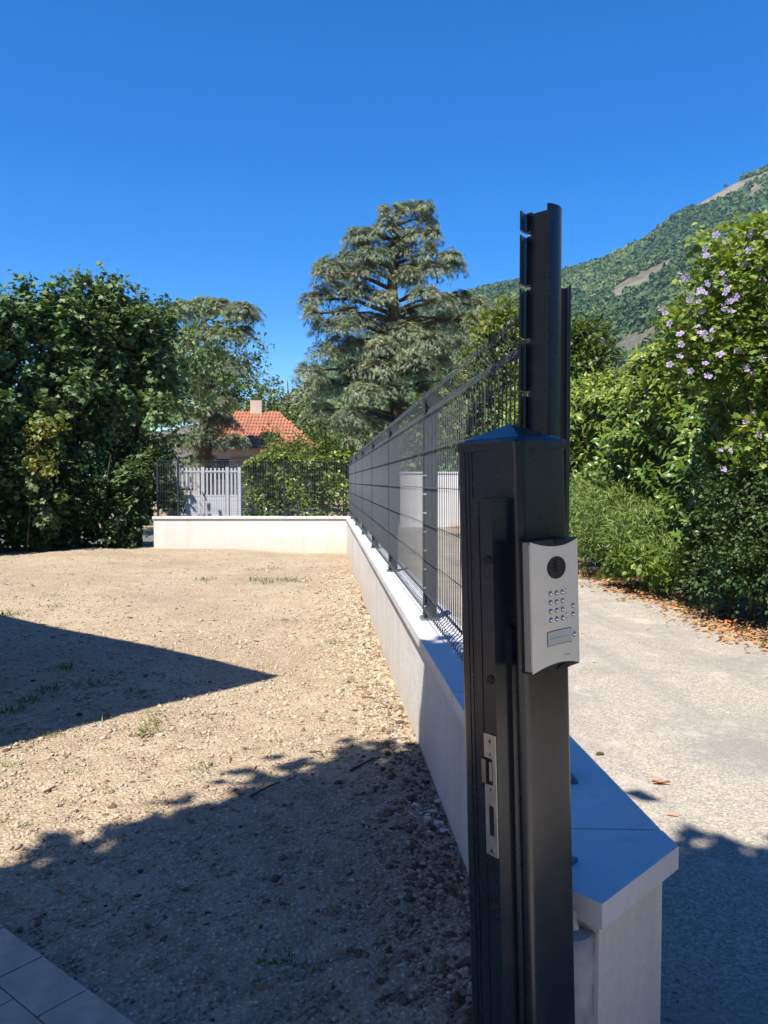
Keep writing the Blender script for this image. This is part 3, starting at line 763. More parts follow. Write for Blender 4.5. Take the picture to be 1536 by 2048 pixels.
# ------------------------------------------------------------------ pebbles, clods, weeds, twigs
oct_ = bmesh.new(); bmesh.ops.create_icosphere(oct_, subdivisions=1, radius=1)
SV = np.array([v.co[:] for v in oct_.verts]); SF = np.array([[v.index for v in f.verts] for f in oct_.faces]); oct_.free()
OV = np.array([(1,.1,0),(-.1,1,.1),(-1,0,-.1),(0,-1,0),(.1,0,1),(0,.1,-1)], float); OF = np.array([(0,1,4),(1,2,4),(2,3,4),(3,0,4),(1,0,5),(2,1,5),(3,2,5),(0,3,5)])
def pebbles(name, P, size, mat, tint, label, cat, flat=(.45, .8), sink=.35, SV=SV, SF=SF):
    n = len(P); sc = np.stack([size*rng.uniform(.9, 1.5, n), size*rng.uniform(.7, 1.0, n), size*rng.uniform(*flat, n)], -1)
    ang = rng.uniform(0, 6.28, n); nr = unit(np.stack([rng.normal(0, .22, n), rng.normal(0, .22, n), np.ones(n)], -1))
    P = P.copy(); P[:, 2] += sc[:, 2]*(1 - 2*sink)*.5
    V, Fc = instance(SV, SF, P, np.stack([np.cos(ang), np.sin(ang), 0*ang], -1), nr, sc)
    V = V + np.repeat(size, len(SV))[:, None]*rng.normal(0, .13, V.shape)
    return tag(np_mesh(name, V, Fc, mat, tint=np.repeat(tint, len(SV)), smooth=False), label, cat, kind='stuff')
def in_paving(P):
    d = (P[:, 0] - pav_org.x)*pn.x + (P[:, 1] - pav_org.y)*pn.y
    return d > -.006
n = 62000                               # density falls with distance so that the grain on the picture stays even
Yp = 1.55*np.exp(rng.uniform(0, 1, n)**.85*np.log(17.4/1.55)); Xp = rng.uniform(-.46, .36, n)*Yp
k = (Xp > -7) & (Xp < .51); Xp, Yp = Xp[k], Yp[k]
P = np.stack([Xp, Yp, ground_z(Xp, Yp)], -1); P = P[~in_paving(P)]
n = len(P); sz = np.clip(rng.lognormal(np.log(.0048), .50, n), .002, .018)*np.clip(P[:, 1]/3.6, .75, 1.55)
pebbles('gravel', P, sz, M['pebble'], np.clip(rng.beta(2.6, 2.2, n), 0, 1), 'loose beige gravel and pebbles strewn over the dry yard', 'gravel', SV=OV, SF=OF)
n = 15000                               # thicker band of stones along the foot of the wall
Yp = 1.7*np.exp(rng.uniform(0, 1, n)*np.log(14/1.7)); Xp = .510 - np.abs(rng.normal(0, .20, n))*np.clip(Yp/5, .8, 1.6) - .004
P = np.stack([Xp, Yp, ground_z(Xp, Yp)], -1)
sz = np.clip(rng.lognormal(np.log(.0056), .5, n), .0022, .019)*np.clip(P[:, 1]/4.5, .8, 1.6)
pebbles('gravel', P, sz, M['pebble'], np.clip(rng.beta(2.2, 2.2, n), 0, 1), 'coarser pale stones heaped along the foot of the long wall', 'gravel')
n = 1500
Yp = 1.8*np.exp(rng.uniform(0, 1, n)*np.log(10/1.8)); Xp = .50 - np.abs(rng.normal(0, .14, n))
far = rng.uniform(0, 1, n) < .18; Xp[far] = rng.uniform(-.40, .2, far.sum())*Yp[far]
P = np.stack([Xp, Yp, ground_z(Xp, Yp)], -1); P = P[~in_paving(P)]; n = len(P)
pebbles('soil_clods', P, np.clip(rng.lognormal(np.log(.0095), .45, n), .004, .024), M['clod'], rng.uniform(0, 1, n), 'dark crumbly clods of earth lying among the gravel', 'clods', (.45, .75), .35)
n = 6500                                # grit on the driveway, mostly along the wall
Yp = 1.7*np.exp(rng.uniform(0, 1, n)*np.log(12/1.7)); Xp = .735 + np.abs(rng.normal(0, .16, n)); far = rng.uniform(0, 1, n) < .42; Xp[far] = rng.uniform(.75, 4.2, far.sum())
P = np.stack([Xp, Yp, drive_z(Xp, Yp)], -1)
pebbles('driveway_grit', P, np.clip(rng.lognormal(np.log(.0042), .5, n), .0018, .014)*np.where(far, .75, 1.0)*np.clip(Yp/4, .8, 1.5), M['pebble'], np.clip(rng.beta(2.2, 2, n), 0, 1), 'fine grit scattered on the driveway along the wall', 'grit', SV=OV, SF=OF)

n = 1500                                # bits of straw, bark and dead leaf on the yard
Yp = 1.9*np.exp(rng.uniform(0, 1, n)*np.log(17/1.9)); Xp = np.where(rng.uniform(0, 1, n) < .35, .49 - np.abs(rng.normal(0, .22, n)), rng.uniform(-.42, .10, n)*Yp); Xp = np.minimum(Xp, .49)
P = np.stack([Xp, Yp, ground_z(Xp, Yp) + .006], -1); P = P[~in_paving(P)]; n = len(P); ang = rng.uniform(0, 6.28, n)
V, Fc = instance(np.array([(0,0,0),(.5,.12,.05),(1,0,0),(.5,-.12,.03)], float), KITE[1], P, np.stack([np.cos(ang), np.sin(ang), rng.normal(0, .15, n)], -1), np.stack([rng.normal(0, .4, n), rng.normal(0, .4, n), np.ones(n)], -1), np.clip(rng.lognormal(np.log(.026), .55, n), .008, .09)*np.clip(P[:, 1]/5, .8, 1.7))
tag(np_mesh('ground_debris', V, Fc, M['litter'], tint=np.repeat(rng.uniform(0, .62, n)**1.5, 4)), 'scattered straw and dead leaf bits on the yard', 'debris', kind='stuff')
def blades(P, length, spread, tint, name, label, cat, mat, T=LANCE, per=18):
    n = len(P)*per
    base = np.repeat(P, per, 0) + np.stack([rng.normal(0, 1, n), rng.normal(0, 1, n), 0*np.zeros(n)], -1)*np.repeat(spread, per)[:, None]
    ang = rng.uniform(0, 6.28, n); up = rng.uniform(.35, 1.6, n)
    d = np.stack([np.cos(ang), np.sin(ang), up], -1)
    V, Fc = instance(T[0], T[1], base, d, np.stack([-np.cos(ang), -np.sin(ang), .5 + 0*ang], -1), np.repeat(length, per)*rng.uniform(.5, 1.2, n))
    t = np.clip(np.repeat(tint, per) + rng.normal(0, .12, n), 0, 1)
    return tag(np_mesh(name, V, Fc, mat, tint=np.repeat(t, len(T[0]))), label, cat, kind='stuff')
spots = [(412,1152,.09,.3),(517,1152,.10,.3),(540,1158,.08,.35),(565,1152,.10,.3),(590,1154,.10,.3),(505,1133,.07,.4),(545,1131,.07,.4),(230,1128,.05,.7),(140,1152,.06,.6),(105,1192,.05,.5),(112,1215,.07,.5),(400,1428,.06,.35),(490,1508,.05,.25),(405,1548,.08,.45),(310,1450,.10,.9),(290,1470,.12,.9),(35,1460,.08,.6),(20,1530,.06,.5),(140,1545,.05,.5),(380,1465,.06,.9),(15,1230,.10,.2),(130,1340,.10,.35),(105,1380,.10,.35),(190,1370,.09,.5),(60,1400,.09,.4),(20,1420,.10,.3),(270,1385,.08,.5),(385,1370,.05,.35),(310,1425,.06,.8),(170,1440,.08,.8),(100,1470,.08,.8),(560,1940,.06,.3),(530,1955,.05,.3),(635,1955,.04,.35),(565,1232,.06,.6),(260,1172,.05,.6),(675,1280,.06,.6),(740,1190,.10,.4),(735,1175,.10,.4),(770,1420,.05,.6),(10,1645,.05,.35),(60,1655,.05,.4)]
P, ln, spd, tn = [], [], [], []
for x, y, l, t in spots:
    w = onz(x, y, -.03); z = float(ground_z(np.array(w.x), np.array(w.y)))
    P.append((w.x, w.y, z - .003)); ln.append(l*min(1.0, max(.55, w.y/7))); spd.append(.018 + .010*w.y); tn.append(t)
blades(np.array(P), np.array(ln), np.array(spd)*.75, np.array(tn), 'weeds', 'small tufts of green and dried grass in the gravel', 'weeds', M['grass'], per=38)
twigs = [((500,1590), (560,1562)), ((620,1500), (648,1512)), ((88,1575), (112,1565)), ((330,1720),(318,1705)), ((320,1536),(345,1534)), ((700,1545),(760,1520)), ((690,1190),(705,1186)), ((560,1165),(575,1170)), ((44,1166),(58,1167))]
for i, (a, b) in enumerate(twigs[:3] + twigs[5:6]):
    p, q = onz(*a, .01), onz(*b, .01)
    for w in (p, q): w.z = float(ground_z(np.array(w.x), np.array(w.y))) + .008
    m_ = (p + q)/2 + Vector((.02, .01, .012))
    bm = bmesh.new(); tube(bm, [p, m_, q], [.006, .0045, .003], 6); lab = ['long dry twig lying at the edge of the tree shadow', 'short dark stick on sunlit gravel near the wall shadow', 'small twig on the gravel at the left edge', 'thin dry stick on the shaded gravel beside the wall'][i]
    tag(obj('twig', bm, M['bark']), lab, 'twig', 'dry twigs on the gravel')
# white plaster crumbs at the foot of the wall
cr = onz(868, 1640, .04); bm = bmesh.new()
for k in range(16):
    r_ = random.uniform(.006, .02); c = Vector((min(.50, cr.x + random.gauss(-.01, .03)), cr.y + random.gauss(0, .10), float(ground_z(np.array(cr.x), np.array(cr.y))) + r_*.3))
    bmesh.ops.create_icosphere(bm, subdivisions=1, radius=r_, matrix=Matrix.Translation(c) @ Matrix.Diagonal((1.2, .9, .5, 1)))
for vv in bm.verts: vv.co += Vector((random.gauss(0, .002), random.gauss(0, .002), random.gauss(0, .002)))
tag(obj('plaster_debris', bm, M['render']), 'white plaster crumbs spilled at the foot of the long wall', 'plaster')
# curled dry leaf and stick on the driveway
w = onz(1322, 1566, -.015); bm = bmesh.new(); L_ = .085; rows = []
for i in range(11):
    t = i/10; wd = .013*math.sin(math.pi*min(1, t*.9 + .08))
    c = Vector((-L_/2 + L_*t, .006*math.sin(t*3), .006 + .010*abs(t - .45)))
    rows.append([bm.verts.new(c + Vector((0, s*wd, .010*abs(s)**2))) for s in (-1, -.5, 0, .5, 1)])
for i in range(10):
    for j in range(4): bm.faces.new([rows[i][j], rows[i][j+1], rows[i+1][j+1], rows[i+1][j]])
M['dryleaf'] = plain('dry_orange_leaf', (.42, .14, .05), .6, 0, .3, .3, 40)
o = obj('dry_leaf', bm, M['dryleaf'], smooth=True); o.location = (w.x, w.y, float(drive_z(np.array(w.x), np.array(w.y))) + .002); o.rotation_euler = (0, 0, R(-12)); tag(o, 'curled orange-brown dry leaf lying alone on the pale driveway', 'leaf')
w = onz(1345, 1628, -.015); bm = bmesh.new(); tube(bm, [(-.022, .010, .004), (0, 0, .006), (.024, -.012, .004)], [.003, .0035, .002], 6)
o = obj('twig', bm, M['dryleaf']); o.location = (w.x, w.y, float(drive_z(np.array(w.x), np.array(w.y)))); tag(o, 'small brown twig on the driveway below the orange leaf', 'twig')
w = onz(1200, 1506, -.015); bm = bmesh.new(); bmesh.ops.create_icosphere(bm, subdivisions=2, radius=1)
for vv in bm.verts: vv.co = Vector((vv.co.x*.024, vv.co.y*.013, vv.co.z*.010 + .006)) + Vector((random.gauss(0, .001), random.gauss(0, .001), random.gauss(0, .0008)))
o = obj('stone', bm, M['clod']); o.location = (w.x, w.y, float(drive_z(np.array(w.x), np.array(w.y)))); tag(o, 'brown stone on the driveway edge close to the cap stones', 'stone')

# ------------------------------------------------------------------ foliage builders
def crown(name, P, outward, T, size, mat, parent, droop=.5, up=.6, jitter=.5, tint_c=.5, tint_s=.22, tint_up=0.0):
    """leaves at points P; outward = local outward direction"""
    n = len(P)
    d = unit(outward + rng.normal(0, jitter, (n, 3)) + np.array([0, 0, -droop]))
    nr = unit(outward*.5 + np.array([0, 0, up]) + rng.normal(0, .35, (n, 3)))
    V, Fc = instance(T[0], T[1], P, d, nr, size*rng.uniform(.45, 1.32, n))
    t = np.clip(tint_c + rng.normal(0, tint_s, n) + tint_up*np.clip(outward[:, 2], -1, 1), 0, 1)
    return np_mesh(name, V, Fc, mat, parent, tint=np.repeat(t, len(T[0])))
def blob_points(blobs, n, per=14, spread=.16, shell=.55, grow=(0, 0, .0)):
    """clusters of leaves spread through ellipsoids; returns points and outward directions"""
    vol = np.array([b[3]*b[4]*b[5] for b in blobs])**(2/3.); vol /= vol.sum()
    nc = n//per; idx = rng.choice(len(blobs), nc, p=vol)
    Bq = np.array([b[:6] for b in blobs])[idx]
    d = unit(rng.normal(0, 1, (nc, 3))); r = rng.uniform(shell**3, 1, nc)**(1/3.)
    C = Bq[:, :3] + d*Bq[:, 3:6]*r[:, None]; O = unit(d/Bq[:, 3:6])
    # leaves along a short shoot
    t = rng.uniform(-.5, 1, (nc, per, 1)); sh = unit(O + np.array(grow) + rng.normal(0, .4, (nc, 3)))
    P = C[:, None] + sh[:, None]*t*spread*1.6 + rng.normal(0, spread*.45, (nc, per, 3))
    return P.reshape(-1, 3), np.repeat(O, per, 0)
def limbs(name, base, blobs, r0, mat, parent, fork=.45, lean=0.0):
    bm = bmesh.new(); base = Vector(base)
    top = Vector((sum(b[0] for b in blobs)/len(blobs), sum(b[1] for b in blobs)/len(blobs), max(b[2] for b in blobs)))
    mid = base.lerp(top, fork); mid.x = base.x*.7 + top.x*.3; mid.y = base.y*.7 + top.y*.3
    tube(bm, [base - Vector((0, 0, .15)), base.lerp(mid, .5) + Vector((r0*.4, 0, 0)), mid, mid.lerp(top, .55), top], [r0*1.25, r0, r0*.8, r0*.45, r0*.12], 9)
    for b in blobs:
        c = Vector(b[:3]); s = base.lerp(mid, random.uniform(.55, 1.0)) if c.z < mid.z + 1 else mid.lerp(top, random.uniform(.0, .5))
        m1 = s.lerp(c, .5) + Vector((0, 0, .08*(c - s).length))
        tube(bm, [s, m1, c], [r0*.42, r0*.26, r0*.08], 6)
        for k in range(3):
            e = c + Vector((random.gauss(0, .6)*b[3], random.gauss(0, .6)*b[4], random.gauss(0.1, .5)*b[5]))
            tube(bm, [m1.lerp(c, .4), (m1 + e)/2 + Vector((0, 0, .05)), e], [r0*.18, r0*.11, r0*.04], 5)
    return obj(name, bm, mat, parent, smooth=True)
def tree(name, label, cat, base, blobs, n, T, size, lmat, r0=.12, per=14, spread=.16, shell=.5, group=None, bark='bark', **kw):
    t = tag(empty(name, base), label, cat, group)
    P, O = blob_points(blobs, n, per, spread, shell)
    o = crown('crown', P, O, T, size, lmat, t, **kw); lp(o, t)
    lp(limbs('trunk', base, blobs, r0, M[bark], t), t)
    return t
def B(px, py, Y, rx, ry=None, rz=None):          # an ellipsoid round the point a pixel shows at distance Y
    p = at(px, py, Y); return (p.x, p.y, p.z, rx, ry or rx, rz or rx)

# ------------------------------------------------------------------ maples on the left
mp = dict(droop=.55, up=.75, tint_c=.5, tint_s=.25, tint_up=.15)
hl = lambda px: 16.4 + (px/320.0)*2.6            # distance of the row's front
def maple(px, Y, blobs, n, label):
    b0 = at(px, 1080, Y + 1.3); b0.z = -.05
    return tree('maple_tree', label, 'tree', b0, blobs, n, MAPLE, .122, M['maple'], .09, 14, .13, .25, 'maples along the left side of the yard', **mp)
TOPS = [(-120, 620), (-60, 590), (-10, 575), (15, 600), (45, 566), (62, 598), (88, 568), (104, 600), (118, 575), (140, 578), (168, 540), (188, 588), (203, 600), (217, 552), (232, 605), (258, 612), (274, 574), (292, 606), (312, 612), (330, 602), (350, 640)]
def maple_blobs(x0, x1, n):
    bl = []
    for k in range(n):
        x = random.uniform(x0, x1); t = np.interp(x, [p[0] for p in TOPS], [p[1] for p in TOPS])
        y = t + 34 + (1040 - t - 34)*random.random()**1.15
        Y = hl(x) + .55 + random.gauss(0, .30) - .35*(y > 800); r = random.uniform(.24, .42)
        bl.append(B(x, y, Y, r, r*1.1, r*random.uniform(.7, 1.0)))
    for (x, y) in TOPS:                    # upright leading shoots
        if x0 <= x <= x1:
            bl += [B(x, y + 10, hl(x) + .6, .13, .13, .26), B(x + random.gauss(0, 5), y + 40, hl(x) + .6, .24, .25, .28), B(x + random.gauss(0, 9), y + 62, hl(x) + .6, .34, .3, .28)]
    return bl
maple(20, 16.9, maple_blobs(-110, 85, 50), 17500, 'broad leafy maple at the left edge beside the taller maple')
maple(150, 17.4, maple_blobs(80, 222, 42), 16500, 'tallest maple of the left row with one pointed leafy top')
maple(275, 18.4, maple_blobs(210, 338, 36), 14000, 'maple at the right end of the left row near the wall corner')
# dense ivy-clad undergrowth under the maples
def undergrowth(label, p0, p1, top, n, mat, T, size, name='shrub', cat='shrub', depth=.9, z0=-.05):
    p0, p1 = Vector(p0), Vector(p1); t = rng.uniform(0, 1, n); L_ = (p1 - p0); nn = Vector((L_.y, -L_.x, 0)).normalized()
    e = tag(empty(name, ((p0.x+p1.x)/2, (p0.y+p1.y)/2, z0)), label, cat)
    hgt = top*(.82 + .18*np.sin(t*17 + 1) + .1*np.sin(t*41))
    z = rng.uniform(0, 1, n)**.9*hgt; dep = rng.uniform(0, 1, n)**1.6*depth
    bul = .22*np.sin(t*23 + z*2.1) + .12*np.sin(t*57 - z*4.3)
    P = np.stack([p0.x + L_.x*t - nn.x*(dep - bul), p0.y + L_.y*t - nn.y*(dep - bul), z0 + z], -1)
    per = 5; P = np.repeat(P, per, 0) + rng.normal(0, size*.5, (n*per, 3))
    P[:, 2] = np.maximum(P[:, 2], z0 + .02)
    O = np.tile(np.array([[nn.x, nn.y, .25]]), (n*per, 1))
    lp(crown('foliage', P, O, T, size, mat, e, .5, .5, .6, .4, .25), e)
    bm = bmesh.new()
    for k in range(14):
        q = p0.lerp(p1, random.random()) - nn*random.uniform(.2, depth); q.z = z0
        tube(bm, [q, q + Vector((random.gauss(0, .1), random.gauss(0, .1), top*.5)), q + Vector((random.gauss(0, .25), random.gauss(0, .25), top*.95))], [.03, .022, .008], 5)
    tag(lp(obj('stem', bm, M['bark'], e, smooth=True), e), kind='stuff')
    return e
undergrowth('dark ivy-covered hedge bottom below the maples at left', (-8.6, 15.0, 0), (-3.98, 18.0, 0), 2.2, 4200, M['ivy'], KITE, .10, 'ivy_hedge', 'hedge', 1.0)
undergrowth('second layer of shade-dark shrubs behind the ivy hedge', (-9.8, 17.0, 0), (-4.7, 21.0, 0), 5.4, 5200, M['ivy'], KITE, .17, 'ivy_hedge', 'hedge', 1.2)
# yellow-green sapling in front of the maples
b0 = at(52, 1085, 16.3); b0.z = -.03
tree('sapling', 'spindly yellow-green sapling leaning in front of the dark maples', 'tree', b0, [B(85, 870, 16.2, .33, .3, .28), B(105, 850, 16.2, .22, .3, .2), B(70, 905, 16.2, .25, .3, .2), B(100, 930, 16.2, .22, .3, .25), B(60, 925, 16.2, .2, .3, .12)], 520, KITE, .09, M['yellowish'], .011, 8, .10, .2, tint_c=.55)
bm = bmesh.new(); q = at(222, 1087, 17.9); q.z = -.06; tube(bm, [q, q + Vector((.005, 0, .62))], [.025, .022], 8)
tag(obj('stake', bm, M['bark_grey']), 'short grey wooden stake standing against the hedge bottom', 'stake')

# ------------------------------------------------------------------ cedars
def cedar(name, label, base, trunk_pts, trunk_r, pads, n_per, size):
    """pads: (px, py, Y, half width, half depth, thickness); drooping plates carried by limbs"""
    t = tag(empty(name, base), label, 'tree')
    bm = bmesh.new(); tp = [Vector(p) for p in trunk_pts]; tube(bm, tp, trunk_r, 10)
    Ps, Ds, Ns, Ts = [], [], [], []
    for (px, py, Y, hw, hd, th) in pads:
        c = at(px, py, Y)
        # nearest trunk point a little below
        zt = max(tp[0].z + .5, min(tp[-1].z - .1, c.z - .10*abs(c.x - tp[0].x) - .1))
        for i in range(len(tp) - 1):
            if tp[i].z <= zt <= tp[i+1].z: s = tp[i].lerp(tp[i+1], (zt - tp[i].z)/(tp[i+1].z - tp[i].z)); break
        else: s = tp[-1]
        L_ = (c - s).length; rr_ = .028 + .022*L_
        m1 = s.lerp(c, .5) + Vector((0, 0, .10*L_)); tube(bm, [s, m1, c], [rr_, rr_*.65, rr_*.25], 6)
        out = Vector((c.x - s.x, c.y - s.y, 0)); out = out.normalized() if out.length > .05 else Vector((0, -1, 0))
        for k in range(5):
            a = random.uniform(0, 6.28); e_ = c + Vector((math.cos(a)*hw*.75, math.sin(a)*hd*.75, -th*.3))
            tube(bm, [m1.lerp(c, .5), c.lerp(e_, .5) + Vector((0, 0, .04)), e_], [rr_*.35, rr_*.2, .008], 4)
        n = int(n_per*(hw*hd)**.75) + 40
        # branchlets radiate from the limb end: sprays along each branchlet, tips drooping
        nb = max(9, n//26); per = n//nb
        ang = rng.uniform(0, 6.28, nb); rl = rng.uniform(.45, 1.0, nb); z_l = rng.uniform(-1, .8, nb)*th*.6
        tt = rng.uniform(.12, 1.0, (nb, per))
        rx = np.cos(ang)[:, None]*hw*rl[:, None]*tt; ry = np.sin(ang)[:, None]*hd*rl[:, None]*tt
        nrm_r = rl[:, None]*tt
        dz = th*(.55 - 1.25*nrm_r**2.2) + z_l[:, None]*(.4 + .6*tt)
        Pn = np.stack([c.x + rx, c.y + ry, c.z + dz], -1).reshape(-1, 3)
        side = rng.choice([-1, 1], (nb, per))
        fa = ang[:, None] + side*rng.uniform(.2, 1.0, (nb, per))
        drop = -.15 - 1.2*nrm_r**2.5*rng.uniform(.3, 1.4, (nb, per))
        D = np.stack([np.cos(fa), np.sin(fa), drop], -1).reshape(-1, 3)
        Pn += rng.normal(0, .035, Pn.shape)
        Ps.append(Pn); Ds.append(D); Ns.append(unit(np.stack([rng.normal(0, .4, len(Pn)), rng.normal(0, .4, len(Pn)), np.ones(len(Pn))], -1)))
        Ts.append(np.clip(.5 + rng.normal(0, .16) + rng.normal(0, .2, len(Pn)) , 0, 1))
        # hanging fringe under the plate
        nf_ = n//3; a = rng.uniform(0, 6.28, nf_); r_ = rng.uniform(.35, 1.0, nf_)
        Pf = np.stack([c.x + np.cos(a)*hw*r_, c.y + np.sin(a)*hd*r_, c.z + th*(.3 - 1.3*r_**2.2) - rng.uniform(0, .35, nf_)*th], -1)
        Ps.append(Pf); Ds.append(np.stack([np.cos(a)*.5, np.sin(a)*.5, -1.0 + 0*a], -1) + rng.normal(0, .25, (nf_, 3)))
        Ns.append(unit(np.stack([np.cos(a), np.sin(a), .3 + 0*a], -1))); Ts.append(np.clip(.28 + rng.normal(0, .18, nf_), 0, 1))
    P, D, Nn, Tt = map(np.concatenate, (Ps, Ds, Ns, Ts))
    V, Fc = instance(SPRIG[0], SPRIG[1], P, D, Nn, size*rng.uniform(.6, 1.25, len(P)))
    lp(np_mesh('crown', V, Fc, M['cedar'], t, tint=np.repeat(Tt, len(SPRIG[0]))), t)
    lp(obj('trunk', bm, M['bark'], t, smooth=True), t)
    return t
YC = 33.0; Sx = YC/F_PX
front = [(820, 418, .9, .35), (850, 412, .6, .25), (780, 425, .75, .4), (770, 455, .8, .35), (850, 440, .6, .3), (830, 470, .9, .4),
         (735, 470, .8, .35), (715, 468, .65, .3), (865, 465, .55, .3), (790, 500, 1.0, .4), (745, 510, .9, .35), (700, 515, .8, .3),
         (660, 530, .75, .4), (645, 545, .55, .4), (690, 545, 1.0, .4), (860, 500, .6, .4), (900, 510, .7, .3), (915, 530, .55, .35), (870, 535, .8, .4),
         (740, 540, .9, .35), (820, 545, .7, .35), (680, 580, .9, .4), (640, 590, .6, .45), (615, 600, .45, .4), (720, 580, .9, .35), (625, 625, .55, .35),
         (850, 585, .8, .3), (880, 600, .8, .4), (920, 595, .75, .35), (955, 610, .6, .45), (935, 640, .8, .45), (890, 640, .9, .4), (965, 650, .45, .35),
         (770, 595, .8, .35), (690, 625, .9, .35), (740, 640, 1.1, .4), (690, 650, .9, .35), (650, 650, .8, .35), (810, 660, 1.1, .45), (860, 680, 1.1, .45), (915, 690, .9, .4),
         (770, 690, 1.1, .4), (710, 690, .9, .4), (830, 715, 1.1, .45), (880, 725, .8, .35), (760, 735, 1.1, .45), (715, 735, .9, .4), (820, 750, 1.0, .4), (905, 740, .7, .4),
         (780, 775, 1.0, .4), (730, 780, .9, .4), (850, 780, .7, .35), (740, 830, .9, .4), (760, 860, .8, .45), (700, 830, .9, .4), (900, 765, .6, .35), (710, 870, .8, .4), (650, 700, .9, .4), (620, 740, .8, .4), (660, 770, .9, .4), (640, 820, .9, .4)]
pads = []
for (x, y, hw, th) in front:
    pads.append((x, y, YC + random.uniform(-1.6, .6)*min(1.0, .3 + (y - 400)/260), hw, hw*random.uniform(.8, 1.2), th))
for k in range(20):                     # the far side of the crown
    y = random.uniform(440, 840); half = np.interp(y, [400, 470, 540, 600, 660, 840], [40, 90, 130, 150, 160, 90])
    pads.append((785 + random.uniform(-1, 1)*half*.8, y, YC + random.uniform(.6, 2.8), random.uniform(.6, 1.0), random.uniform(.6, 1.0), .35))
cb = at(795, 985, YC); ct = at(806, 415, YC)
cedar('cedar_tree', 'tall tiered blue-green cedar with drooping plates against the sky', (cb.x, cb.y, -.4),
      [(cb.x, cb.y, -.5), tuple(at(797, 850, YC)), tuple(at(788, 640, YC)), tuple(at(783, 540, YC)), tuple(at(795, 460, YC)), tuple(ct)], [.42, .34, .26, .19, .11, .03], pads, 860, .27)
YC2 = 42.0
pads2 = [(x, y, YC2 + random.uniform(-1.2, 1.2), hw, hw, th) for x, y, hw, th in ((380, 612, 1.2, .35), (410, 604, 1.0, .3), (440, 606, .8, .3), (355, 625, .8, .35), (485, 612, .8, .35), (505, 625, .6, .4), (470, 628, .7, .3), (400, 660, 1.2, .35), (450, 665, 1.1, .4), (360, 680, 1.1, .4), (490, 660, .6, .3), (420, 710, 1.3, .4), (370, 740, 1.2, .4), (455, 730, 1.0, .4), (400, 780, 1.2, .4), (350, 810, 1.1, .4), (445, 790, .9, .4), (330, 700, 1.0, .4), (430, 750, 1.2, .4), (380, 830, 1.3, .4), (440, 840, 1.2, .4), (415, 870, 1.3, .45), (360, 880, 1.2, .4), (465, 880, 1.0, .4), (400, 920, 1.2, .4), (425, 810, 1.0, .4))]
cb2 = at(410, 985, YC2)
cedar('cedar_tree', 'flat-topped cedar rising behind the maples at left', (cb2.x, cb2.y, -.4),
      [(cb2.x, cb2.y, -.5), tuple(at(412, 800, YC2)), tuple(at(416, 680, YC2)), tuple(at(405, 630, YC2)), tuple(at(395, 610, YC2))], [.4, .32, .2, .12, .05], pads2, 900, .34)

# ------------------------------------------------------------------ light green trees behind the fence and at the hedge end
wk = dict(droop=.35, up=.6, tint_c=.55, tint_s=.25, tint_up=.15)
b0 = at(1010, 1000, 22); b0.z = -.35
tree('broadleaf_tree', 'yellowish-green broadleaf tree between the cedar and the tall end post', 'tree', b0, [B(1000, 660, 22, .75, .8, .5), B(1030, 630, 22, .45, .5, .5), B(985, 700, 22, .7, .8, .6), B(1040, 700, 22, .9, .8, .8), B(1000, 780, 21.6, 1.1, 1, .9), B(1060, 790, 22, 1.0, 1, 1.0), B(960, 800, 21.6, .8, .9, .9), B(1020, 860, 21.4, 1.2, 1, .9), B(940, 870, 21.4, 1.0, 1, .7), B(1080, 650, 22.4, .6, .6, .6)], 9000, KITE, .17, M['walnut'], .12, 12, .18, .3, 'broadleaf trees along the driveway', **wk)
b0 = at(1170, 1000, 19); b0.z = -.2
tree('broadleaf_tree', 'small leafy tree rising over the far end of the laurel hedge', 'tree', b0, [B(1150, 680, 19, .55, .6, .5), B(1185, 665, 19, .35, .4, .35), B(1160, 730, 19, .6, .7, .6), B(1195, 720, 19.2, .4, .5, .4), B(1130, 720, 19.3, .7, .7, .8), B(1150, 800, 19, .7, .7, .7)], 5200, KITE, .13, M['walnut'], .08, 12, .15, .3, 'broadleaf trees along the driveway', droop=.35, up=.6, tint_c=.35, tint_s=.2)
b0 = at(880, 1000, 30); b0.z = -.35
tree('broadleaf_tree', 'round dark green tree low behind the fence under the cedar', 'tree', b0, [B(880, 840, 30, 1.3, 1.2, 1.0), B(930, 800, 30, 1.3, 1.2, 1.1), B(850, 900, 29.6, 1.4, 1.2, 1.0), B(920, 880, 29.6, 1.4, 1.2, 1.0), B(970, 860, 29.6, 1.3, 1.2, 1.2), B(800, 910, 29.4, 1.2, 1.1, .8)], 6500, KITE, .24, M['maple'], .16, 12, .24, .3, 'broadleaf trees along the driveway', droop=.35, up=.6, tint_c=.6)

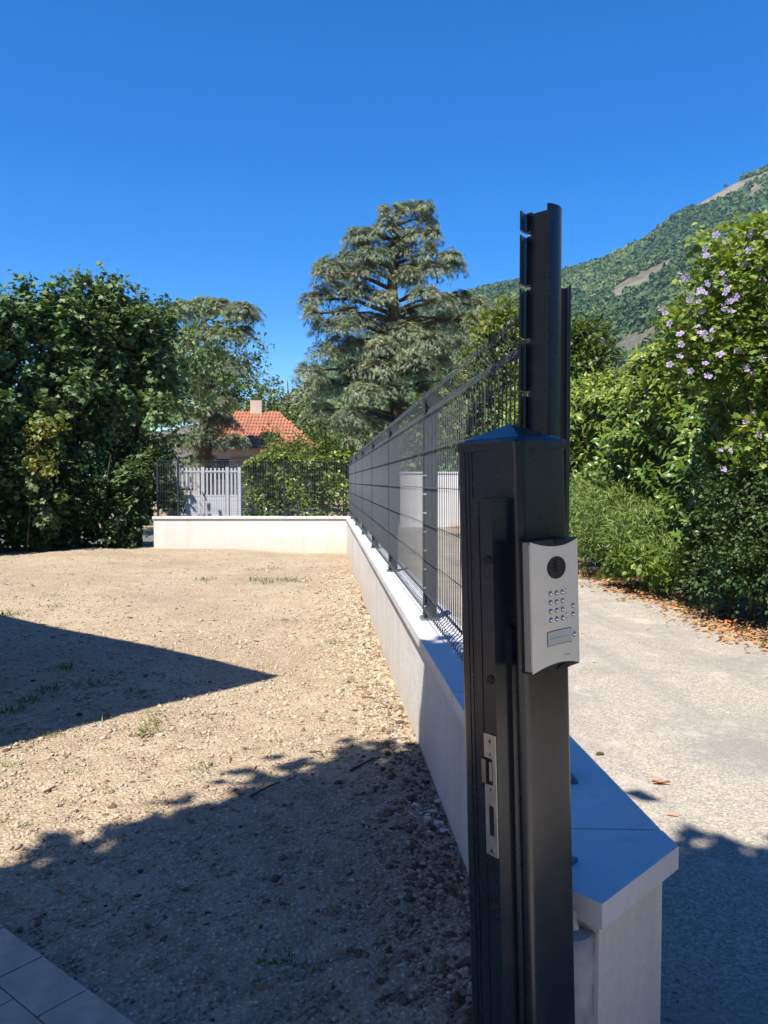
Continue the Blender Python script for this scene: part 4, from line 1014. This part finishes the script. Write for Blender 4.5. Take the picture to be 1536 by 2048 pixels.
# ------------------------------------------------------------------ right side: laurel hedge, hibiscus, bamboo, privet
def hedge_points(n, per, x_face, y0, y1, zmax, depth, jit):
    y = rng.uniform(y0, y1, n); s = rng.uniform(0, 1, n); zt = zmax*(.92 + .05*np.sin(y*1.3) + .04*np.sin(y*3.1 + 1))
    z = np.where(s < .62, rng.uniform(.12, .92, n)*zt, zt*.90 + .1*rng.uniform(0, 1, n)); top = s >= .62
    xf = x_face + .30*np.clip((z/zt - .55)/.45, 0, 1)**2 + .14*np.sin(y*2.2 + z*1.9) + .10*np.sin(y*4.7 - z*3.1 + 1) + .25*np.clip(.35 - z, 0, 1)
    x = np.where(top, xf + rng.uniform(0, 1, n)**1.3*depth*1.4, xf + rng.uniform(0, 1, n)**2*depth)
    z = np.where(top, z - .18*np.clip((x - xf)/depth - .8, 0, 1) + .10*np.sin(x*3 + y*2), z)
    C = np.stack([x, y, z], -1); O = unit(np.stack([np.where(top, -.35, -1.0), -.25 + 0*x, np.where(top, .9, .15)], -1) + rng.normal(0, .25, (n, 3)))
    sh = unit(O + np.array([0, -.1, .25]) + rng.normal(0, .3, (n, 3)))
    t = np.linspace(-.14, .16, per)[None, :, None] + rng.normal(0, .02, (n, per, 1))
    P = C[:, None] + sh[:, None]*t + rng.normal(0, jit, (n, per, 3))
    return P.reshape(-1, 3), np.repeat(O, per, 0), np.repeat(sh, per, 0)
hedge = tag(empty('laurel_hedge', (5.2, 14, 0)), 'tall glossy laurel hedge along the right side of the driveway', 'hedge')
P, O, S = hedge_points(4600, 9, 4.72, 6.3, 21, 3.72, 1.0, .025)
n = len(P); side = unit(np.cross(S, unit(rng.normal(0, 1, (n, 3)))))
d = unit(S*.55 + side*.75 + np.array([-.15, -.1, -.30]) + rng.normal(0, .15, (n, 3))); nr = unit(S*.6 + np.array([-.25, -.2, .65]) + rng.normal(0, .22, (n, 3)))
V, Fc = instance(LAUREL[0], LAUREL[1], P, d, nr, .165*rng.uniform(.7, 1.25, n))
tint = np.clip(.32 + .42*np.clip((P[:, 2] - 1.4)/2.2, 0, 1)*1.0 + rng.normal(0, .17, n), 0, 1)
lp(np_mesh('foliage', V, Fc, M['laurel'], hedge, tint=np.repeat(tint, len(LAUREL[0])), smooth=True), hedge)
n = 5200; P = np.stack([rng.uniform(5.35, 6.2, n), rng.uniform(6.0, 22, n), rng.uniform(.05, 3.0, n)], -1)
lp(crown('inner_foliage', P, np.tile([[-1., 0, .2]], (n, 1)), KITE, .24, M['privet'], hedge, .4, .4, .7, .3, .2), hedge)
n = 9000; P = np.stack([4.9 + .2*np.sin(np.linspace(0, 60, n)) + rng.uniform(0, .9, n)**2, rng.uniform(-6, 6.6, n), rng.uniform(.1, 3.0, n)], -1)  # hedge carried on out of view, added to be mirrored in the gate post
lp(crown('unseen_foliage', P, np.tile([[-1., 0, .3]], (n, 1)), KITE, .24, M['laurel'], hedge, .4, .6, .6, .45, .2), hedge)
bm = bmesh.new()
for k in range(34):
    y = random.uniform(6.4, 20); q = Vector((random.uniform(5.0, 5.6), y, -.05))
    tube(bm, [q, q + Vector((random.gauss(0, .15), random.gauss(0, .15), 1.4)), q + Vector((random.gauss(-.2, .3), random.gauss(0, .3), 2.9))], [.04, .03, .01], 5)
tag(lp(obj('stem', bm, M['bark'], hedge, smooth=True), hedge), kind='stuff')

YH = 7.7
hib = tag(empty('hibiscus_bush', (at(1520, 1200, YH).x, YH, 0)), 'flowering hibiscus bush covered in lilac blooms at the right edge', 'bush')
hb = [B(1490, 560, YH, .50, .5, .40), B(1530, 500, YH, .34, .4, .28), B(1440, 570, YH, .30, .35, .25), B(1560, 640, YH, .55, .5, .5), B(1440, 640, YH, .42, .4, .35), B(1385, 660, YH, .27, .3, .22), B(1350, 640, YH - .1, .15, .2, .16), B(1480, 720, YH, .5, .45, .40), B(1400, 715, YH, .34, .35, .24), B(1350, 735, YH, .18, .25, .12), B(1560, 780, YH - .1, .45, .4, .4), B(1500, 880, YH - .2, .28, .3, .18), B(1540, 930, YH - .2, .30, .3, .22), B(1620, 600, YH, .5, .5, .7), B(1640, 800, YH, .5, .5, .6), B(1505, 470, YH, .18, .2, .14), B(1410, 500, YH, .10, .12, .10), B(1360, 600, YH, .10, .12, .08)]
P, O = blob_points(hb, 13500, 9, .085, .35)
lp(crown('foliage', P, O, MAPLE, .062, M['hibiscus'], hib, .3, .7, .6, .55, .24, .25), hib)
lp(limbs('stem', (at(1530, 1200, YH).x, YH + .25, -.02), hb, .022, M['bark_grey'], hib), hib)
# one flower: five overlapping petals with a dark eye and a pale stamen column
fv, ff, ft = [], [], []
for k in range(5):
    a = 2*math.pi*k/5; b0_ = len(fv)
    for (r_, w_, z_) in ((.0, .0, 0), (.35, .16, .10), (.72, .40, .22), (1.0, .30, .20), (1.03, 0, .16)):
        for s in ((-1, 1) if w_ else (0,)):
            fv.append((r_*math.cos(a) - s*w_*math.sin(a), r_*math.sin(a) + s*w_*math.cos(a), z_ + (.03*s))); ft.append(0.0 if r_ < .1 else .42 + .25*r_)
    i0 = b0_
    ff += [(i0, i0+2, i0+1), (i0+1, i0+2, i0+4), (i0+1, i0+4, i0+3), (i0+3, i0+4, i0+6), (i0+3, i0+6, i0+5), (i0+5, i0+6, i0+7)]
fv = np.array(fv)*.042
fl_src = None; st_src = None
fpos = [(1410,498),(1432,470),(1452,478),(1500,468),(1535,468),(1415,515),(1448,485),(1478,505),(1358,548),(1372,556),(1395,590),(1408,585),(1398,604),(1378,600),(1430,575),(1455,575),(1460,603),(1490,528),(1330,628),(1340,648),(1455,640),(1400,665),(1408,668),(1425,662),(1360,668),(1358,715),(1340,730),(1383,743),(1416,752),(1440,710),(1495,742),(1505,720),(1530,650),(1528,560),(1505,825),(1490,845),(1518,870),(1440,902),(1458,900),(1445,940),(1475,660),(1362,690)]
fpos += [(1395 + random.gauss(0, 45), 590 + random.gauss(0, 40)) for k in range(8)] + [(1460 + random.gauss(0, 50), 700 + random.gauss(0, 60)) for k in range(9)] + [(1500 + random.gauss(0, 30), 560 + random.gauss(0, 60)) for k in range(8)]
for k, (x, y) in enumerate(fpos):
    c = at(x, y, YH - .26 - random.uniform(0, .14) - (.12 if y > 800 else 0))
    if fl_src is None:
        fl_src = o = np_mesh('flower', fv, np.array(ff), M['petal'], hib, tint=np.array(ft), smooth=True)
        bm = bmesh.new(); tube(bm, [(0, 0, 0), (0, 0, .028)], [.0045, .003], 6); st_src = obj('stamen', bm, M['stamen'], o)
    else:
        o = share('flower', fl_src, hib); share('stamen', st_src, o)
    dvec = Vector((-.35 + random.gauss(0, .65), -.8, .30 + random.gauss(0, .55))).normalized()
    o.rotation_euler = dvec.to_track_quat('Z', 'Y').to_euler(); s_ = random.uniform(.65, 1.1); o.scale = (s_, s_*random.uniform(.8, 1), s_*random.choice((.7, 1.2, 2.2)))
    o.location = c - hib.location

bam = tag(empty('bamboo_clump', (4.35, 11.2, 0)), 'low bright green bamboo clump spilling from the hedge foot', 'bamboo')
bb = [B(1170, 1030, 12.6, .55, .6, .40), B(1230, 1020, 11.6, .55, .6, .36), B(1290, 1050, 10.4, .48, .55, .32), B(1200, 1075, 11.8, .5, .6, .25), B(1270, 1090, 10.6, .42, .5, .20), B(1330, 1110, 9.6, .28, .4, .14), B(1150, 990, 13.2, .4, .6, .3)]
P, O = blob_points(bb, 15000, 8, .10, .3)
lp(crown('foliage', P, O, LANCE, .105, M['bamboo'], bam, .35, .5, 1.1, .5, .25, .2), bam)
bm = bmesh.new()
for k in range(40):
    q = Vector((random.uniform(4.3, 4.75), random.uniform(9.5, 13), -.05)); tube(bm, [q, q + Vector((random.gauss(-.1, .12), random.gauss(0, .12), random.uniform(.7, 1.4)))], [.006, .003], 4)
tag(lp(obj('stem', bm, M['bamboo'], bam), bam), kind='stuff')
priv = tag(empty('privet_shrub', (4.6, 7.8, 0)), 'dark small-leaved shrub below the hibiscus at the driveway edge', 'shrub')
pbk = [B(1500, 1010, 7.7, .45, .5, .40), B(1440, 980, 8.0, .25, .4, .20), B(1480, 1100, 7.8, .42, .45, .33), B(1540, 1130, 7.4, .45, .45, .40), B(1560, 960, 7.5, .45, .45, .4), B(1440, 1160, 8.1, .35, .4, .22), B(1600, 1050, 7.2, .5, .5, .6)]
P, O = blob_points(pbk, 12500, 9, .075, .35)
lp(crown('foliage', P, O, KITE, .048, M['privet'], priv, .3, .6, .6, .45, .25, .2), priv)
lp(limbs('stem', (at(1490, 1200, 7.8).x, 8.1, -.02), pbk, .018, M['bark'], priv), priv)
mv = tag(empty('creeper', (4.3, 9.3, 0)), 'leafy creeper patch at the hedge foot right of the bamboo', 'creeper')
P, O = blob_points([B(1290, 1120, 10.0, .32, .35, .16), B(1250, 1125, 10.6, .3, .35, .14), B(1335, 1140, 9.5, .25, .3, .12)], 900, 9, .08, .3)
lp(crown('foliage', P, O, KITE, .10, M['hibiscus'], mv, .3, .7, .5, .4, .2), mv)
# litter along the hedge
n = 5200; y = 5.0*np.exp(rng.uniform(0, 1, n)*np.log(16/5.0)); x = 4.27 + rng.normal(0, .20, n) + .10*np.sin(y*2.3) - .10*np.clip((8.5 - y)/3, 0, 1)
z = np.where(x > 4.35, verge_z(x, y), drive_z(x, y)); ang = rng.uniform(0, 6.28, n)
V, Fc = instance(KITE[0]*np.array([1, .8, 1.6]), KITE[1], np.stack([x, y, z + .008], -1), np.stack([np.cos(ang), np.sin(ang), rng.normal(.05, .25, n)], -1), np.stack([rng.normal(0, .45, n), rng.normal(0, .45, n), np.ones(n)], -1), np.clip(rng.lognormal(np.log(.050), .45, n), .015, .13))
tag(np_mesh('leaf_litter', V, Fc, M['litter'], tint=np.repeat(rng.uniform(0, 1, n), 4)), 'dry orange and straw leaf litter along the hedge foot', 'leaf litter', kind='stuff')
n = 420; y = rng.uniform(5.2, 9.5, n); x = 4.15 + rng.normal(0, .25, n); ang = rng.uniform(0, 6.28, n)
V, Fc = instance(KITE[0], KITE[1], np.stack([x, y, np.maximum(drive_z(x, y), np.where(x > 4.3, verge_z(x, y), -1)) + .008], -1), np.stack([np.cos(ang), np.sin(ang), 0*ang], -1), np.stack([rng.normal(0, .3, n), rng.normal(0, .3, n), np.ones(n)], -1), rng.uniform(.018, .04, n))
tag(np_mesh('fallen_petals', V, Fc, M['fallen'], tint=np.repeat(rng.uniform(0, 1, n), 4)), 'fallen lilac petals on the driveway below the hibiscus', 'petals', kind='stuff')
n = 26; y = 5.6*np.exp(rng.uniform(0, 1, n)*np.log(15/5.6)); x = 4.42 + rng.normal(0, .12, n)
blades(np.stack([x, y, drive_z(x, y)], -1), np.full(n, .10), np.full(n, .05), rng.uniform(.2, .9, n), 'verge_grass', 'tufts of grass in the litter along the hedge', 'grass', M['grass'], per=26)

# ------------------------------------------------------------------ beyond the far wall: gate, hedge, house, white fence
M['white'] = plain('white_gate_paint', (.44, .455, .49), .45, 0, .4, .06, 3)
M['white_wall'] = plain('white_wall', (.78, .77, .76), .8, 0, .2, .05, 2)
YG = 29.0
gate = tag(empty('slatted_gate', (at(415, 1000, YG).x, YG, -.3)), 'white double gate with upright slats over solid lower panels', 'gate')
gx = lambda px: at(px, 1000, YG).x
gz = lambda py: at(420, py, YG).z
xsP = [357, 406, 455, 479]
for a in xsP:
    bm = bmesh.new(); box(bm, gx(a) - .06, gx(a) + .06, YG - .06, YG + .06, -.4, gz(934)); lp(obj('gate_pillar', bm, M['white'], gate, bevel=.01), gate)
for a, b in zip(xsP[:-1], xsP[1:]):
    bm = bmesh.new(); box(bm, gx(a) + .08, gx(b) - .08, YG - .02, YG + .02, -.25, gz(993)); lp(obj('lower_panel', bm, M['white'], gate, bevel=.008), gate)
    for zz_ in (gz(993) + .03, gz(943)):
        bm = bmesh.new(); box(bm, gx(a) + .08, gx(b) - .08, YG - .025, YG + .025, zz_ - .03, zz_ + .03); lp(obj('gate_rail', bm, M['white'], gate), gate)
    w_ = gx(b) - gx(a) - .16; ns_ = max(2, int(w_/.125))
    for i in range(ns_):
        x = gx(a) + .08 + w_*(i + .5)/ns_; bm = bmesh.new(); box(bm, x - .034, x + .034, YG - .012, YG + .012, gz(993) + .062, gz(936)); lp(obj('slat', bm, M['white'], gate), gate)
bm = bmesh.new(); box(bm, gx(335), gx(351), YG - .1, YG + .1, -.4, gz(972)); lp(obj('gate_pillar', bm, M['white'], gate, bevel=.01), gate)
h2 = tag(empty('clipped_hedge', (at(600, 1000, 26).x, 26, -.3)), 'green clipped hedge seen through the far mesh fence', 'hedge')
P, O, S = None, None, None
n = 7000; x0, x1 = at(488, 1000, 26).x, at(760, 1000, 26).x
x = rng.uniform(x0, x1, n); zt = at(600, 925, 26).z + .12*np.sin(x*3); z = np.where(rng.uniform(0, 1, n) < .75, rng.uniform(-.3, 1, n)*(zt + .3) , zt)
P = np.stack([x, 26 + .25*np.sin(x*4 + z*3) + rng.uniform(0, .5, n) + .3*(z < .0), np.clip(z, -.3, 3)], -1)
lp(crown('foliage', P, np.tile([[0, -1., .3]], (n, 1)), KITE, .17, M['laurel'], h2, .4, .6, .6, .45, .25, .1), h2)
bm = bmesh.new()
for k in range(10): q = Vector((random.uniform(x0, x1), 26.5, -.35)); tube(bm, [q, q + Vector((0, 0, 1.6))], [.04, .02], 5)
tag(lp(obj('stem', bm, M['bark'], h2), h2), kind='stuff')

# house with a tiled roof behind the gate (its place is veiled in the photograph)
YHs = 46.0
hx0, hx1 = at(372, 900, YHs).x, at(640, 900, YHs).x
ez, rz_ = at(450, 896, YHs).z, at(450, 822, YHs + 3).z
house = tag(empty('house', ((hx0+hx1)/2, YHs + 3, -.4)), 'distant house with hipped terracotta tile roof behind the white gate', 'house')
M['house_wall'] = plain('house_wall', (.50, .40, .32), .9, 0, .2, .1, 1)
M['tile'] = plain('terracotta_tile', (.34, .145, .085), .85, 0, .2, .35, 4)
M['glass'] = plain('window_glass', (.03, .04, .05), .08, 0, .6)
M['shutter'] = plain('shutter', (.30, .22, .16), .7, 0, .3)
bm = bmesh.new(); box(bm, hx0 + .5, hx1 - .5, YHs + .5, YHs + 6.5, -.4, ez); lp(obj('wall', bm, M['house_wall'], house), house)
bm = bmesh.new(); ym = YHs + 3.5
cor = [bm.verts.new(p) for p in ((hx0, YHs, ez), (hx1, YHs, ez), (hx1, YHs + 7, ez), (hx0, YHs + 7, ez))]
rd = [bm.verts.new(p) for p in ((hx0 + 2.6, ym, rz_), (hx1 - 2.6, ym, rz_))]
bm.faces.new([cor[0], cor[1], rd[1], rd[0]]); bm.faces.new([cor[1], cor[2], rd[1]]); bm.faces.new([cor[2], cor[3], rd[0], rd[1]]); bm.faces.new([cor[3], cor[0], rd[0]]); bm.faces.new(cor[::-1])
roof = lp(obj('roof', bm, M['tile'], house), house)
tb = bmesh.new(); sl = Vector((0, 3.5, rz_ - ez)); nrow = 11
for r_ in range(nrow):                 # tile courses on the front slope
    t0, t1 = r_/nrow, (r_ + 1.12)/nrow
    if t1 > 1: t1 = 1
    xa, xb = hx0 + 2.6*t0 + .05, hx1 - 2.6*t0 - .05
    k = xa
    while k < xb - .2:
        a, b = k, k + .19; z0_, z1_ = ez + sl.z*t0 + .07, ez + sl.z*t1 + .03; y0_, y1_ = YHs + 3.5*t0, YHs + 3.5*t1
        q = [tb.verts.new(p) for p in ((a, y0_, z0_ - .03), (a + .095, y0_, z0_ + .04), (b, y0_, z0_ - .03), (b, y1_, z1_ - .03), (a + .095, y1_, z1_ + .04), (a, y1_, z1_ - .03))]
        tb.faces.new([q[0], q[1], q[4], q[5]]); tb.faces.new([q[1], q[2], q[3], q[4]]); k += .205
rt = obj('roof_tiles', tb, M['tile'], roof); rt['kind'] = 'stuff'
bm = bmesh.new(); box(bm, hx0 + 3.4, hx0 + 4.1, ym - .3, ym + .3, rz_ - .5, rz_ + .7); c_ = obj('chimney', bm, M['house_wall'], roof)
for x in (hx0 + 1.6, hx0 + 3.6, hx0 + 5.4):
    bm = bmesh.new(); box(bm, x, x + .9, YHs + .44, YHs + .52, ez - 1.9, ez - .55); wdw = obj('window', bm, M['white'], house); lp(wdw, house)
    bm = bmesh.new(); box(bm, x + .07, x + .83, YHs + .42, YHs + .445, ez - 1.83, ez - .62); q = obj('pane', bm, M['glass'], wdw)
    for s in (-.47, .93): bm = bmesh.new(); box(bm, x + s, x + s + .44, YHs + .43, YHs + .48, ez - 1.95, ez - .5); lp(obj('shutter', bm, M['shutter'], house), house)
# trees that fill the background there
fb = dict(droop=.35, up=.6, tint_c=.5, tint_s=.22)
def far_tree(px, py, Y, r, n, label, mat='maple'):
    b0 = at(px, 990, Y); b0.z = -.4
    bl = [B(px + random.gauss(0, .45)*r/Y*F_PX, py + random.gauss(0, .40)*r/Y*F_PX, Y + random.gauss(0, .5)*r, r*random.uniform(.4, .65), None, r*random.uniform(.35, .55)) for k in range(9)] + [B(px, py + .9*r/Y*F_PX, Y, r*.7, None, r*.7)]
    return tree('broadleaf_tree', label, 'tree', b0, bl, int(n*1.6), KITE, .04*r**.5*3.2, M[mat], .07*r, 12, .26, .3, 'broadleaf trees beyond the far wall', **fb)
far_tree(285, 760, 34, 3.0, 5200, 'dark broadleaf tree just behind the last maple on the left')
far_tree(235, 830, 27, 2.4, 4200, 'shaded tree filling the gap behind the maple row')
far_tree(500, 850, 56, 3.6, 4500, 'mid green tree left of the cedar behind the tiled house', 'walnut')
far_tree(590, 830, 58, 3.6, 4500, 'broad green tree behind the right half of the tiled house')
far_tree(640, 910, 36, 1.6, 3200, 'low bushy tree right of the tiled house near the cedar', 'walnut')
far_tree(560, 930, 38, 1.3, 2600, 'low green tree in front of the tiled house', 'walnut')
far_tree(455, 760, 60, 4.0, 4500, 'tall green tree behind the flat-topped cedar', 'walnut')

# white panel wall at the end of the driveway
YW = 27.0
pw = tag(empty('panel_wall', (at(880, 1000, YW).x, YW, -.35)), 'white panelled wall at the far end of the driveway', 'wall')
wx0 = at(800, 1000, YW).x
for k in range(12):
    bm = bmesh.new(); x = wx0 + k*.42; box(bm, x + .006, x + .414, YW, YW + .08, -.35, at(860, 947, YW).z); lp(obj('panel', bm, M['white_wall'], pw, bevel=.006), pw)
bm = bmesh.new(); box(bm, wx0 - .02, wx0 + 12*.42, YW - .03, YW + .11, at(860, 947, YW).z + .002, at(860, 944, YW).z + .01); lp(obj('coping', bm, M['white_wall'], pw), pw)

# ------------------------------------------------------------------ outside the frame: the house and the trees whose shade falls into view
k58 = 1/math.tan(SUN_EL); shift = lambda h: Vector((math.sin(SUN_AZ)*k58*h, math.cos(SUN_AZ)*k58*h, 0))
tip = onz(560, 1352, -.06); HZ = 4.3
cr = tip - shift(HZ + .06); d1 = Vector((-.745, .667, 0)); d2 = Vector((-.69, -.724, 0))
own = tag(empty('house', (cr.x - 4, cr.y, 0)), 'flat-roofed house standing just out of frame on the left', 'house')
bm = bmesh.new(); q = [cr, cr + d1*11, cr + d1*11 + d2*9, cr + d2*9]; prism(bm, [(p.x, p.y) for p in q], HZ - .25, HZ); lp(obj('roof', bm, M['white_wall'], own), own)
bm = bmesh.new(); c2 = cr + d1*.6 + d2*.6; q = [c2, c2 + d1*9.8, c2 + d1*9.8 + d2*7.8, c2 + d2*7.8]; prism(bm, [(p.x, p.y) for p in q], -.3, HZ - .25); lp(obj('wall', bm, M['white_wall'], own), own)
# unseen house added behind the viewer to block blue skylight from the shade
nb = tag(empty('house', (2, -14, 0)), 'plain beige house added out of frame behind the viewer to block skylight', 'house')
bm = bmesh.new(); box(bm, -14, 16, -18, -10, -.4, 6.2); lp(obj('wall', bm, M['house_wall'], nb), nb)
bm = bmesh.new(); pr = [bm.verts.new(p) for p in ((-14.5, -9.5, 6.21), (16.5, -9.5, 6.21), (16.5, -18.5, 6.21), (-14.5, -18.5, 6.21), (-14.5, -14, 8.8), (16.5, -14, 8.8))]
for f in ((0,1,5,4), (2,3,4,5), (0,4,3), (1,2,5), (3,2,1,0)): bm.faces.new([pr[i] for i in f])
lp(obj('roof', bm, M['tile'], nb), nb)
# shade tree: foliage masses whose shade reaches the yard's near half, the posts and the driveway
def shade_blob(sx, sy, h, r, g=.0): 
    p = Vector((sx, sy, 0)) - shift(h - g); return (p.x, p.y, h, r, r, r*.8)
sb = [shade_blob(-.45, 2.45, 5.0, .5), shade_blob(-1.0, 2.05, 5.2, .5), shade_blob(.1, 2.9, 5.5, .55), shade_blob(-.1, 3.05, 5.2, .4), shade_blob(-.55, 2.7, 5.4, .36), shade_blob(-1.5, 1.6, 5.4, .5), shade_blob(1.55, 2.2, 5.3, .5), shade_blob(1.0, 2.25, 5.5, .5), shade_blob(.9, 1.9, 5.9, .7), shade_blob(1.7, 1.7, 6.0, .6), shade_blob(.30, 3.25, 5.2, .62), shade_blob(-.25, 2.80, 5.6, .60), shade_blob(-.75, 2.40, 5.4, .52), shade_blob(-1.25, 2.0, 5.9, .6), shade_blob(-1.9, 1.25, 5.6, .6), shade_blob(.0, 2.3, 6.2, .8), shade_blob(.70, 2.35, 5.6, .62), shade_blob(1.25, 2.15, 5.8, .55), shade_blob(1.75, 2.05, 5.5, .5),
      shade_blob(.55, 1.75, 6.5, .85), shade_blob(1.3, 1.75, 6.3, .7), shade_blob(-.6, 1.6, 6.4, .9), shade_blob(-1.6, .9, 6.2, .9), shade_blob(.42, 3.0, 4.6, .5), shade_blob(.58, 3.45, 5.1, .38), shade_blob(.15, 3.3, 4.9, .35)]
tree('plane_tree', 'large shade tree standing out of frame behind the viewer', 'tree', (-1.6, -3.2, -.05), sb, 38000, KITE, .18, M['shade'], .22, 12, .2, .0, droop=.3, up=.9, jitter=.7)

# ------------------------------------------------------------------ summer haze over the valley
bm = bmesh.new(); box(bm, -1300, 1300, -60, 1300, -1.6, 470)
hz = bpy.data.meshes.new('haze'); bm.to_mesh(hz); bm.free()
hm = bpy.data.materials.new('haze'); hm.use_nodes = True; hn = hm.node_tree; hn.nodes.clear()
pv = hn.nodes.new('ShaderNodeVolumePrincipled'); pv.inputs['Color'].default_value = (.38, .70, 1, 1); pv.inputs['Density'].default_value = .00012; pv.inputs['Anisotropy'].default_value = .0
ho = hn.nodes.new('ShaderNodeOutputMaterial'); hn.links.new(pv.outputs[0], ho.inputs['Volume'])
hz.materials.append(hm); tag(link(bpy.data.objects.new('haze', hz)), 'thin bluish summer haze over the valley', 'haze', kind='stuff')
